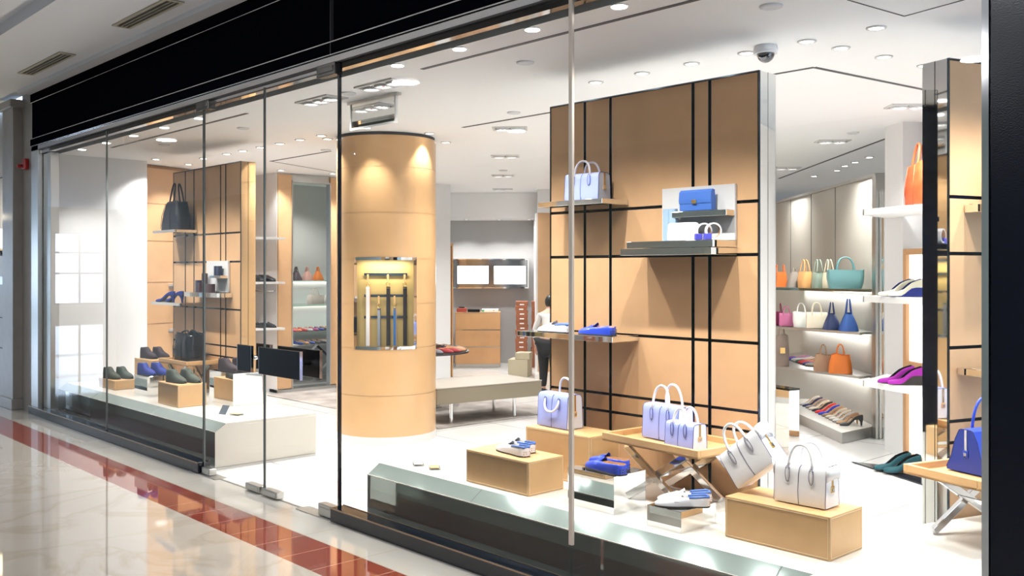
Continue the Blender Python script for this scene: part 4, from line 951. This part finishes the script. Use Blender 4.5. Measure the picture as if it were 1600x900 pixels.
for x, l in ((-3.055, 'left'), (-2.995, 'right')):
    t = thing('rolled_belt', 'white belt rolled into a ring, %s one of the two on the double shelf' % l, 'belt', (x, .93, 1.762), .9, 'rolled belts on the double shelf')
    n = 28; rg = []
    for k in range(n):
        a = 2 * PI * k / n; rg.append([(r_ * math.cos(a), y, .047 + r_ * 1.05 * math.sin(a)) for r_, y in ((.036, -.014), (.043, -.014), (.043, .014), (.036, .014))])
    b = MB(); b.loft(rg + [rg[0]], cap=False); b.build('strap', M_whitebag, t, smooth=True, angle=.7)
    b = MB(); b.loft([[(x_ * .97, y_, .047 + (z_ - .047) * .97) for x_, y_, z_ in g[0:1] + g[3:4]] for g in rg + [rg[0]]], cap=False, closed=False); b.build('lining', F_lin, t)
    b = MB(); b.box(-.050, -.012, -.017, .017, .0, .034); b.build('buckle', LM('blue_buckle', (.08, .08, .5)), t, bevel=.003)
# dark wallets on the left panel
GD = 'dark wallets and boxes on the left panel'
def wal(x, y, z, w, d, h, c, lab, rz=0.):
    b = MB(); b.loft([rrect(w, d, min(w, d) * .2, zz, 0, 0, 3) for zz in (0, h * .97, h)]); o = tag(b.build('wallet', c, smooth=True, angle=.7), lab, 'wallet', GD); put(o, (x, y, z), rz)
WN = LM('wallet_navy', (.015, .02, .05)); WB = LM('wallet_brown', (.05, .018, .02))
wal(-9.33, .96, 1.376, .07, .05, .12, WN, 'navy wallet standing at the left end of the double shelf'); wal(-9.255, .95, 1.376, .045, .05, .095, WB, 'small brown wallet beside the tall one')
wal(-9.21, .97, 1.376, .05, .05, .19, WB, 'tallest brown wallet standing on the double shelf'); wal(-9.13, .95, 1.376, .06, .05, .085, WN, 'small navy wallet right of the tallest one')
wal(-9.035, .95, 1.376, .12, .05, .085, WB, 'wide brown wallet at the right of the double shelf')
wal(-8.965, .98, 1.546, .052, .04, .095, WN, 'left of the two navy wallets on the small ledge'); wal(-8.905, .98, 1.546, .052, .04, .095, WN, 'right of the two navy wallets on the small ledge')
# shelves on the tan wall left of panel A
def wallshelf(p, rz, w, d, lab, m=M_lgrey):
    t = thing('wall_shelf', lab, 'shelf', p, rz); b = MB(); b.box(-w / 2, w / 2, -d, 0, -.028, 0); b.build('board', m, t, bevel=.002)
    b = MB(); b.box(-w / 2, w / 2, -.006, .0, -.05, -.028); b.build('bracket', M_brush, t); return t
rt = math.atan2(1.76, -.54) - PI   # along the tan wall
rt = math.atan2(-1.76, .54)
nt_ = Vector((.956, .293, 0))
rtw = math.atan2(.956, -.293) 
def TW(a, d, z): v = Vector((-11.28, 1.1, 0)) + Vector((-.293, .956, 0)) * a + nt_ * d; return (v.x, v.y, z)
RT = math.atan2(.956, -.293)
for z, l in ((1.43, 'upper grey shelf on the tan wall holding a blue pouch'), (.88, 'lower grey shelf on the tan wall holding brown shoes')):
    wallshelf(TW(.95, 0.0, z), RT + 0, 1.0, .28, l)
t = thing('pouch', 'small blue striped pouch on the upper shelf of the tan wall', 'pouch', TW(.72, .15, 1.431), RT)
b = MB(); b.ell((0, 0, .055), .10, .06, .055, 16, 10); b.build('body', LM('pouch_blue', (.02, .10, .30)), t, smooth=True)
b = MB(); b.box(-.1, .1, -.008, .008, .07, .075); b.build('strap', F_brn, t)
pair('brogue', 'brown suede lace-up shoe on the tan wall shelf, %s one of the pair', TW(.95, .14, .881), RT - PI, F_brn, F_brn, .1, .02, .28, 'brown shoes on the tan wall', words=('left', 'right'))
# white pillar shelves with black shoes
def wedge(poly, z, lab, th=.028, m=M_lgrey, g=None):
    t = thing('wedge_shelf', lab, 'shelf', (poly[0][0], poly[0][1], z), 0, g); b = MB(); b.prism([(x - poly[0][0], y - poly[0][1]) for x, y in poly], -th, 0); b.build('board', m, t, bevel=.001)
    b = MB(); b.prism([(x - poly[0][0], y - poly[0][1]) for x, y in poly[:2]] + [(poly[1][0] - poly[0][0], poly[1][1] - poly[0][1] - .004), (0, -.004)], -th, 0) if False else b.box(-.01, .01, .0, .004, -th, 0)
    b.build('bracket', M_brush, t); return t
GP = 'wedge shelves on the white pillar'
for z, l in ((2.02, 'empty wedge shelf highest on the white pillar at left'), (1.45, 'wedge shelf with glossy black lace-up shoes on the white pillar'), (.86, 'wedge shelf with matt black shoes on the white pillar')):
    wedge([(-11.9, 2.855), (-11.9, 2.42), (-11.05, 2.46), (-10.93, 2.855)], z, l, g=GP)
b = MB(); b.tube([(-11.8, 2.84, 1.33), (-11.8, 2.80, 1.33), (-11.17, 2.80, 1.33), (-11.17, 2.84, 1.33)], .014, 10); tag(b.build('hanging_rail', M_chrome, smooth=True), 'short chrome rail on the white pillar below the glossy black shoes', 'rail')
pair('brogue', 'glossy black lace-up shoe on the white pillar, %s one of the pair', (-11.17, 2.66, 1.451), .15, F_blk, F_lin, .12, .03, .31, 'glossy black shoes', words=('further', 'nearer'))
pair('driver', 'matt black loafer on the lower shelf of the white pillar, %s one of the pair', (-11.15, 2.66, .861), .15, LM('matt_black', (.012, .012, .014), .8), F_blk, .11, .04, .30, 'matt black shoes', words=('further', 'nearer'))

# ================================================================= LEFT BAY: shelves, bags and shoe table modelled in place of a mirror image
for z, l in ((1.447, 'glass shelf in the mirror-image bay with three slouchy bags'), (1.10, 'glass shelf in the mirror-image bay with the cream handbag')):
    t = thing('bay_shelf', l, 'shelf', (-12.25, 3.05, z), 0); b = MB(); b.box(-.34, .2, 0, 1.94, -.02, 0); b.build('board', M_shelfglass, t)
    b = MB(); b.box(-.34, -.3, 0, 1.94, -.035, -.021); b.build('light_strip', MATS['shelf_led'], t)
    l_ = bpy.data.lights.new('bay_light', 'AREA'); l_.shape = 'RECTANGLE'; l_.size = .1; l_.size_y = 1.8; l_.energy = 2.5
    o = bpy.data.objects.new('bay_light', l_); COL.objects.link(o); o.location = (-12.3, 4.0, z - .05)
spot((-11.9, 3.9, CZ - .03), 45, 2.2, .7, .05)
GB = 'slouchy bags on the mirror-image bay shelf'
for y, c, l in ((3.74, (.10, .07, .08), 'dark plum'), (3.92, (.62, .36, .30), 'rose pink'), (4.10, (.78, .25, .06), 'orange')):
    tote('%s slouchy bag with pointed handles on the upper glass shelf of the mirror-image bay' % l, (-12.18, y, 1.448), PI / 2 + .2, .17, .14, .06, .06, .13, LM('bay_' + l.replace(' ', '_'), c), .07, GB, seed=int(y * 10), detail=False, name='handbag', r=.007)
tote('cream handbag alone on the lower glass shelf of the mirror-image bay', (-12.18, 4.06, 1.101), PI / 2, .25, .11, .22, .09, .14, LM('bay_cream', (.74, .66, .58)), .09, None, seed=2, detail=False, name='handbag')
tote('cream handbag half hidden by the mirror-image bay edge on the lower glass shelf', (-12.18, 4.36, 1.101), PI / 2, .25, .11, .22, .09, .14, LM('bay_cream', (.74, .66, .58)), .09, None, seed=2, detail=False, name='handbag')
t = thing('shoe_table', 'table with crossed legs holding two rows of colourful shoes in the mirror-image bay', 'table', (-12.15, 3.4, 0), 0)
b = MB(); b.box(-.3, .3, 0, 1.5, .53, .55); b.build('table_top', M_lgrey, t)
b = MB(); b.box(-.42, -.1, 0, 1.5, .69, .71); b.build('riser', M_lgrey, t)
for y in (.4, .9):
    for a, c in ((-.25, .25), (.25, -.25)):
        b = MB(); b.bar((a * .2, y + a, .53), (c * .2, y + c * 1.2, 0), .03, .03); b.build('leg', F_brn if a < 0 else M_chrome, t)
    b = MB(); b.bar((-.3, y - .2, .72), (-.3, y - .2, .53), .02, .02); b.build('riser_leg', M_chrome, t)
SC_ = [(.55, .30, .12), (.45, .02, .03), (.02, .06, .3), (.6, .05, .15), (.5, .5, .5), (.05, .05, .05), (.7, .2, .1), (.4, .05, .2)]
def shoe_lite(kind, col, lab, loc, rz, group, L=.25):
    key = (kind, tuple(col), L); c = shoe_cache.get(key)
    if c is None:
        c = make_shoe(kind, lab, loc, rz, LM('s%d%d%d' % tuple(int(v * 999) for v in col), col, .45), F_lin, None, L, group, 'shoe', False); shoe_cache[key] = c; return c
    return copy_thing(c, loc, rz, lab, group)
shoe_cache = {}
cn = ['tan', 'red', 'blue', 'crimson', 'grey', 'black', 'coral', 'wine']
for r_, z, x in ((0, .711, -12.38), (1, .551, -12.02)):
    for k in range(9):
        ci = (k * 3 + r_ * 5) % 8 if r_ == 0 else (2, 0, 2, 5, 5, 4, 4, 1, 5)[k]
        shoe_lite('flat', SC_[ci], '%s flat shoe, %s from the left in the %s row on the mirror-image bay table' % (cn[ci], ('first', 'second', 'third', 'fourth', 'fifth', 'sixth', 'seventh', 'eighth', 'ninth')[k], ('rear', 'front')[r_]), (x, 3.62 + k * .092, z), 0, 'shoes in the %s row of the mirror-image bay table' % ('rear', 'front')[r_], .24)

# ================================================================= CENTRE: disc table, bench, carpet, counter, screens
b = MB(); b.box(-11.0, -7.50, 2.64, 4.45, .0, .012); cp = tag(b.build('area_rug', M_carpet, bevel=.004), 'grey brown mottled rug under the long bench', 'rug')
t = thing('long_bench', 'long low taupe upholstered bench on small chrome legs, behind the round column', 'bench', (-7.56, 2.62, .012), -.14)
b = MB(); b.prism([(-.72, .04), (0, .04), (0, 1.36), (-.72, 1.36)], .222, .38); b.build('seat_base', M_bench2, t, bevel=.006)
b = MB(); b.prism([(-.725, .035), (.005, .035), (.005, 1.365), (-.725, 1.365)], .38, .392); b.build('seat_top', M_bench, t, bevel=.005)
for x in (-.55, -.15):
    for y in (.3, 1.1): b = MB(); b.cyl((x, y), .018, 0, .222, 12); b.build('leg', M_chrome, t)
t = thing('round_shoe_table', 'round dark table of men\'s shoes just right of the round column', 'table', (-8.85, 3.40, 0), 0)
b = MB(); b.cyl((0, 0), .60, .645, .665, 48); b.build('table_top', mat('table_dark', (.03, .03, .035), .25), t)
b = MB(); b.loft([[(r_ * math.cos(2 * PI * k / 24), r_ * math.sin(2 * PI * k / 24), z) for k in range(24)] for r_, z in ((.28, .012), (.26, .03), (.05, .2), (.05, .5), (.2, .645))]); b.build('pedestal', M_tintmir, t, smooth=True)
dc = [((.45, .38, .08), 'yellow'), ((.10, .11, .13), 'slate grey'), ((.12, .12, .14), 'dark grey'), ((.25, .01, .015), 'red'), ((.35, .18, .08), 'tan'), ((.02, .03, .06), 'navy'), ((.06, .03, .02), 'brown'), ((.2, .05, .04), 'rust')]
for k in range(14):
    a = -1.5 + k * .27; c = dc[k // 2 % 8]
    shoe_lite('driver', c[0], '%s loafer on the round shoe table, %s one of its pair' % (c[1], ('right', 'left')[k % 2]), (-8.85 + .33 * math.cos(a), 3.40 + .33 * math.sin(a), .666), a, 'loafers on the round shoe table', .245)
# counter
cw = Vector((-12.05, 6.60, 0)); RCt = math.atan2(.733, .68)
t = thing('drawer_counter', 'beech wood counter with three drawer fronts and steel grips by the back wall', 'counter', cw, RCt)
b = MB(); b.box(0, .74, .012, .55, .06, .905); b.build('carcass', M_wood, t)
b = MB(); b.box(.01, .73, .03, .54, 0, .06); b.build('kick_plate', M_brush, t)
for k in range(3):
    z0 = .065 + k * .281; b = MB(); b.box(.003, .737, 0, .012, z0, z0 + .268); d_ = b.build('drawer', M_wood, t, bevel=.002)
    b = MB(); b.box(.003, .737, -.002, .010, z0 + .269, z0 + .279); b.build('grip', M_chrome, d_)
def CT(x, y, z): v = cw + Matrix.Rotation(RCt, 4, 'Z') @ Vector((x, y, 0)); return (v.x, v.y, z)
for (x, y, w, d, h, z, m, n, l, c_) in [(.1, .2, .16, .2, .065, .906, mat('box_rust', (.30, .05, .03), .5), 'gift_box', 'rust red box at the left end of the wooden counter', 'box'),
    (.095, .22, .10, .12, .02, .972, F_blk, 'card_case', 'small black case lying on the rust red box', 'case'),
    (.30, .2, .2, .2, .045, .906, M_blackp, 'desk_tray', 'black desk tray in the middle of the wooden counter', 'tray'),
    (.57, .2, .27, .2, .05, .906, M_paper, 'ring_binder', 'white and green ring binder lying on the wooden counter', 'binder')]:
    b = MB(); b.box(-w / 2, w / 2, -d / 2, d / 2, 0, h); o = tag(b.build(n, m, bevel=.004), l, c_); put(o, CT(x, y, z), RCt)
    if n == 'ring_binder':
        b = MB(); b.box(-w / 2 - .001, -w / 2 + .04, -d / 2 - .001, d / 2, .006, h - .006); b.build('spine_stripe', mat('binder_green', (.1, .4, .25), .5), o)
        b = MB(); b.cyl((.06, -d / 2 - .001), .008, .02, .03, 10); b.build('finger_hole', M_slot, o)
# screens in a mirrored box on the back wall
t = thing('screen_surround', 'wide mirrored box on the back wall framing two bright screens', 'screen surround', BW(1.30, .02, 1.29), RCt)
b = MB(); b.box(-.02, 1.30, -.26, 0, .48, .50); b.box(-.02, 1.30, -.26, 0, 0, .02); b.box(-.02, 0, -.26, 0, .02, .48); b.box(1.28, 1.30, -.26, 0, .02, .48); b.build('mirror_shell', M_mirror, t)
b = MB(); b.box(0, 1.28, -.02, 0, .02, .48); b.build('mirror_back', mat('smoked_mirror', (.45, .46, .48), .08, 1), t)
def SP(u0, u1, z0, z1, lab):
    b = MB(); b.box(u0, u1, -.03, 0, z0, z1); p = Vector(BW(1.30, .27, 1.29)); s_ = tag(b.build('wall_screen', M_slot), lab, 'screen', 'screens on the back wall'); put(s_, p, RCt)
    b = MB(); b.box(u0 + .004, u1 - .004, -.032, -.030, z0 + .004, z1 - .004); b.build('screen_face', M_screen, s_)
SP(.09, .62, .075, .385, 'left of the two bright white screens on the back wall'); SP(.71, 1.25, .07, .38, 'right of the two bright white screens on the back wall')
# shoebox stacks
def shoebox(p, k, which):
    h = .0775; z = k * h
    t = thing('shoe_box', 'orange shoe box number %s from the floor in the %s stack' % (('one', 'two', 'three', 'four', 'five', 'six', 'seven', 'eight', 'nine', 'ten', 'eleven', 'twelve', 'thirteen', 'fourteen')[k], which), 'shoe box', (p[0] + random.uniform(-.01, .01), p[1] + random.uniform(-.01, .01), z), RCt, 'orange shoe boxes in the %s stack' % which)
    b = MB(); b.box(0, .19, 0, .30, 0, h * .62); b.build('box_body', M_box, t)
    b = MB(); b.box(-.003, .193, -.003, .303, h * .62, h - .001); b.build('lid', M_box, t)
    b = MB(); b.box(.06, .13, -.002, 0, .018, .036); b.build('label', M_paper, t)
for k in range(14): shoebox((-11.38, 7.34), k, 'nearer')
for k in range(14): shoebox((-11.20, 7.53), k, 'further')
for (x, y, z, w, d, h, l) in ((-10.50, 6.35, 0, .30, .34, .26, 'large beige carton on the floor by the tan back wall'), (-10.42, 6.42, .261, .22, .24, .10, 'small beige carton on top of the large one')):
    b = MB(); b.box(0, w, 0, d, 0, h); o = tag(b.build('carton', M_carton, bevel=.003), l, 'carton', 'beige cartons'); put(o, (x, y, z), .6)
    b = MB(); b.box(w / 2 - .02, w / 2 + .02, -.001, d, h, h + .001); b.build('tape', mat('tape', (.36, .28, .16), .4), o)
# backpack on a shelf of the tan back wall
wallshelf(BW(3.75, 1.455, 1.165), RCt, .5, .25, 'small shelf under the black backpack on the tan back wall')
p = BW(3.68, 1.60, 1.166)
t = thing('backpack', 'black leather backpack on the small shelf of the tan back wall', 'backpack', p, RCt)
b = MB(); b.loft([rrect(.22 * s_, .14 * s_, .05 * s_, z, 0, 0, 5) for z, s_ in ((0, .8), (.02, 1), (.12, 1.02), (.19, .85), (.215, .5), (.235, .4))]); b.build('body', M_blk2, t, smooth=True)
b = MB(); b.tube([(-.04, 0, .22), (-.06, 0, .26), (-.05, 0, .29), (0, 0, .235), (.05, 0, .29), (.06, 0, .26), (.04, 0, .22)], .008, 8); b.build('tied_strap', M_blk2, t, smooth=True)
b = MB(); b.box(-.012, .012, -.085, -.07, .13, .17); b.build('buckle', M_gold, t)

# ================================================================= RIGHT PILLAR with wedge shelves
b = MB(); P1_ = Vector((-3.928, 4.84, 0)); dP = Vector((.81, -.587, 0)).normalized(); nP = Vector((-.587, -.81, 0)).normalized()
def PP(a, d=0., z=0.): v = P1_ + dP * a + nP * d; return (v.x, v.y, z)
b.prism([PP(0)[:2], PP(.30)[:2], PP(.30, -.5)[:2], PP(0, -.5)[:2]], 0, CZ); struct(b.build('wall_pillar', M_white))
RP = math.atan2(dP.y, dP.x)
t = thing('wood_framed_mirror', 'tall bright panel with a wooden frame beside the white pillar at right', 'mirror', PP(.30, 0, 0), RP)
b = MB(); b.box(0, .05, 0, .06, .0, 1.78); b.box(.05, 1.1, 0, .06, 1.73, 1.78); b.box(.05, 1.1, 0, .06, .72, .83); b.box(1.1, 1.15, 0, .06, 0, 1.78); b.box(.05, 1.1, 0, .06, 0, .05); b.build('frame', M_wood, t, bevel=.003)
b = MB(); b.box(.05, 1.1, .03, .05, .05, .72); b.box(.05, 1.1, .03, .05, .83, 1.73); b.build('panel', emit('painted_glow_panel', (1, 1, .97), 1.0), t)  # brightness put into the panel as glow; no lamp behind it
b = MB(); b.prism([PP(.36, -.2)[:2], PP(2.5, -.2)[:2], PP(2.5, -.5)[:2], PP(.36, -.5)[:2]], 0, CZ); struct(b.build('wall_rear', M_white))
GQ = 'wedge shelves by the right chrome pillar'
WQ = [(-3.80, 4.20), (-3.22, 3.93), (-2.75, 3.80), PP(1.1, .006)[:2], PP(.05, .006)[:2]]
wedge(WQ, 2.105, 'highest white wedge shelf at right, under the orange bag', .05, M_paper, GQ)
wedge(WQ, 1.385, 'white wedge shelf at right under the cream perforated shoes', .05, M_paper, GQ)
wedge(WQ, .685, 'white wedge shelf at right under the purple suede shoes', .05, M_paper, GQ)
wedge([(-3.86, 4.12), (-3.1, 3.72), (-2.6, 3.6), (-3.0, 4.3)], .012, 'glossy black floor slab at right under the teal suede shoes', .012, M_black)
tote('tall burnt orange bag on the highest wedge shelf at right', (-3.33, 4.22, 2.106), -.75, .34, .16, .26, .12, .34, LM('burnt_orange', (.28, .05, .012)), .16, None, seed=9, r=.011)
pair('wedge', 'cream perforated shoe with navy sole on the middle wedge shelf, %s one of the pair', (-3.47, 4.16, 1.386), PI + .80, LM('cream_shoe', (.68, .66, .52)), F_bsu, .10, -.02, .29, 'cream perforated shoes', words=('nearer', 'further'), sol=F_bsu)
pair('wedge', 'purple suede slip-on on the lower wedge shelf, %s one of the pair', (-3.47, 4.16, .686), PI + .80, F_mus, F_blk, .10, -.02, .29, 'purple suede ballet flats', words=('nearer', 'further'))
pair('wedge', 'dark teal suede slip-on on the black floor slab, %s one of the pair', (-3.43, 4.01, .013), PI + .80, F_teal, F_blk, .10, -.02, .29, 'teal suede ballet flats', words=('nearer', 'further'))

# flats on the lowest wall shelf and heels on the floor plinth
fc = [((.25, .03, .25), 'violet'), ((.03, .08, .45), 'blue'), ((.65, .62, .58), 'white'), ((.6, .56, .5), 'ivory'), ((.02, .12, .10), 'dark green'), ((.7, .03, .04), 'red'), ((.75, .08, .08), 'coral red'), ((.05, .08, .35), 'cobalt'), ((.55, .48, .40), 'beige')]
for k, (c, n) in enumerate(fc):
    shoe_lite('flat', c, '%s ballet flat in the row left of the brown bag on the lowest shelf' % n, WP(1.62 - k * .092, .18, z3), math.atan2(-.717, -.697), 'ballet flats on the lowest shelf', .24)
t = thing('floor_plinth', 'low grey floor plinth along the shelf wall carrying a row of heels', 'display plinth', (0, 0, 0))
FP = [WP(-.42, .45)[:2], WP(1.9, .60)[:2], WP(1.9, .01)[:2], WP(-.02, .01)[:2]]
b = MB(); b.prism(FP, 0, .095); b.build('plinth_body', M_brush, t, bevel=.002)
b = MB(); b.prism(FP, .095, .1); b.build('plinth_top', M_plinthtop, t)
hc = [((.6, .58, .55), 'pale grey'), ((.02, .03, .10), 'navy'), ((.28, .24, .22), 'taupe'), ((.68, .60, .48), 'ivory'), ((.02, .02, .03), 'black'), ((.7, .02, .03), 'scarlet'), ((.02, .04, .45), 'cobalt blue'), ((.35, .22, .12), 'tan and black'), ((.62, .55, .45), 'sand'), ((.72, .68, .62), 'cream'), ((.74, .74, .72), 'white'), ((.55, .33, .2), 'peach strappy'), ((.03, .03, .035), 'black ankle strap')]
for k, (c, n) in enumerate(hc):
    shoe_lite('pump', c, '%s high heel in the row on the low floor plinth' % n, WP(1.38 - k * .116, .12, .101), math.atan2(-.717, -.697), 'high heels on the floor plinth', .22)
# mirrored case at the foot of the shelves
t = thing('mirror_case', 'narrow mirrored plinth behind the tall panel end', 'display case', (-4.75, 4.13, 0), -.25)
b = MB(); b.box(0, .36, 0, .12, 0, .555); b.build('mirror_body', M_mirror, t, bevel=.002)
b = MB(); b.box(-.004, .364, -.004, .124, .555, .57); b.build('glass_top', M_shelfglass, t)

# ================================================================= PERSON, half hidden behind the tall panel
def skin_fig(name, verts, edges, radii, m, parent=None, sub=2):
    me = bpy.data.meshes.new(name); me.from_pydata(verts, edges, []); me.materials.append(m)
    o = bpy.data.objects.new(name, me); COL.objects.link(o)
    bm = bmesh.new(); bm.from_mesh(me); ly = bm.verts.layers.skin.verify()
    for i, v in enumerate(bm.verts):
        v[ly].radius = radii[i] if isinstance(radii[i], tuple) else (radii[i], radii[i])
        v[ly].use_root = (i == 0)
    bm.to_mesh(me); bm.free()
    md = o.modifiers.new('skin', 'SKIN'); md.use_smooth_shade = True
    s_ = o.modifiers.new('sub', 'SUBSURF'); s_.levels = sub; s_.render_levels = sub
    if parent: o.parent = parent
    return o
M_skin = mat('skin', (.55, .30, .21), .5); M_shirt = mat('white_shirt', (.62, .61, .60), .8); M_trs = mat('black_trousers', (.008, .008, .010), .8); M_hair = mat('black_hair', (.008, .007, .007), .45)
# local frame: +x to the figure's front; stooping slightly as it walks
fig = thing('person', 'person in white shirt and black trousers, stooping, half hidden behind the tall panel', 'person', (-8.69, 5.40, 0), -.55 + PI / 2 + 1.2)
V = [(0, 0, .66), (.06, 0, .80), (.13, 0, .93), (.17, 0, 1.02), (.20, 0, 1.08), (.235, 0, 1.14), (.25, 0, 1.19),
     (.15, .13, 1.00), (.15, -.13, 1.00), (.13, .20, .82), (.13, -.20, .82), (.22, .21, .66), (.20, -.215, .64), (.245, .21, .61), (.225, -.215, .59),
     (0, .075, .62), (0, -.075, .62), (.10, .08, .36), (-.02, -.08, .34), (.03, .08, .07), (-.12, -.08, .08), (.15, .085, .03), (0.0, -.085, .03)]
Ed = [(0, 1), (1, 2), (2, 3), (3, 4), (4, 5), (5, 6), (3, 7), (3, 8), (7, 9), (8, 10), (9, 11), (10, 12), (11, 13), (12, 14), (0, 15), (0, 16), (15, 17), (16, 18), (17, 19), (18, 20), (19, 21), (20, 22)]
Rd = [(.10, .12), (.085, .11), (.10, .12), (.085, .10), .045, (.075, .068), (.07, .062), .05, .05, .036, .036, .026, .026, .024, .024, .082, .082, .055, .055, .038, .038, .030, .030]
body = skin_fig('body', V, Ed, Rd, M_skin, fig)
def sub_fig(name, ids, edges, scale, m, ext=None):
    vs = [V[i] for i in ids]; mp_ = {j: k for k, j in enumerate(ids)}; es = [(mp_[a], mp_[c]) for a, c in edges]
    rd = [tuple(q_ * scale for q_ in (Rd[i] if isinstance(Rd[i], tuple) else (Rd[i], Rd[i]))) for i in ids]
    return skin_fig(name, vs, es, rd, m, fig)
sub_fig('shirt', [0, 1, 2, 3, 7, 8, 9, 10, 11, 12], [(0, 1), (1, 2), (2, 3), (3, 7), (3, 8), (7, 9), (8, 10), (9, 11), (10, 12)], 1.14, M_shirt)
sub_fig('trousers', [0, 15, 16, 17, 18, 19, 20], [(0, 15), (0, 16), (15, 17), (16, 18), (17, 19), (18, 20)], 1.22, M_trs)
b = MB(); b.ell((.235, 0, 1.185), .094, .085, .098, 20, 12); b.build('hair', M_hair, fig, smooth=True)
for s_ in (-1, 1):
    b = MB(); hx, hy, hz = (.245, .21, .60) if s_ > 0 else (.225, -.215, .58)
    b.ell((hx + .01, hy, hz - .04), .036, .016, .045, 12, 8)
    for k in range(4): b.tube([(hx - .018 + k * .019, hy, hz - .07), (hx - .014 + k * .019, hy - s_ * .006, hz - .105 + abs(k - 1.5) * .005), (hx - .004 + k * .017, hy - s_ * .016, hz - .13 + abs(k - 1.5) * .007)], [.009, .008, .006], 8)
    b.tube([(hx + .04, hy, hz - .02), (hx + .058, hy - s_ * .008, hz - .05), (hx + .056, hy - s_ * .014, hz - .075)], [.011, .009, .007], 8)
    b.build('hand', M_skin, fig, smooth=True)
    b = MB(); fx, fy = (.15, .085) if s_ > 0 else (0.0, -.085)
    b.loft([[(fx - .14 + x, fy + y * w_, z) for y, z in ((-.04, 0), (.04, 0), (.036, h_ * .7), (0, h_), (-.036, h_ * .7))] for x, w_, h_ in ((0, .7, .07), (.02, 1, .08), (.12, 1, .065), (.2, 1.05, .045), (.235, .6, .03))]); b.build('shoe', F_blk, fig, smooth=True)
b = MB(); b.ell((.325, 0, 1.165), .018, .012, .018); b.build('nose', M_skin, fig, smooth=True)
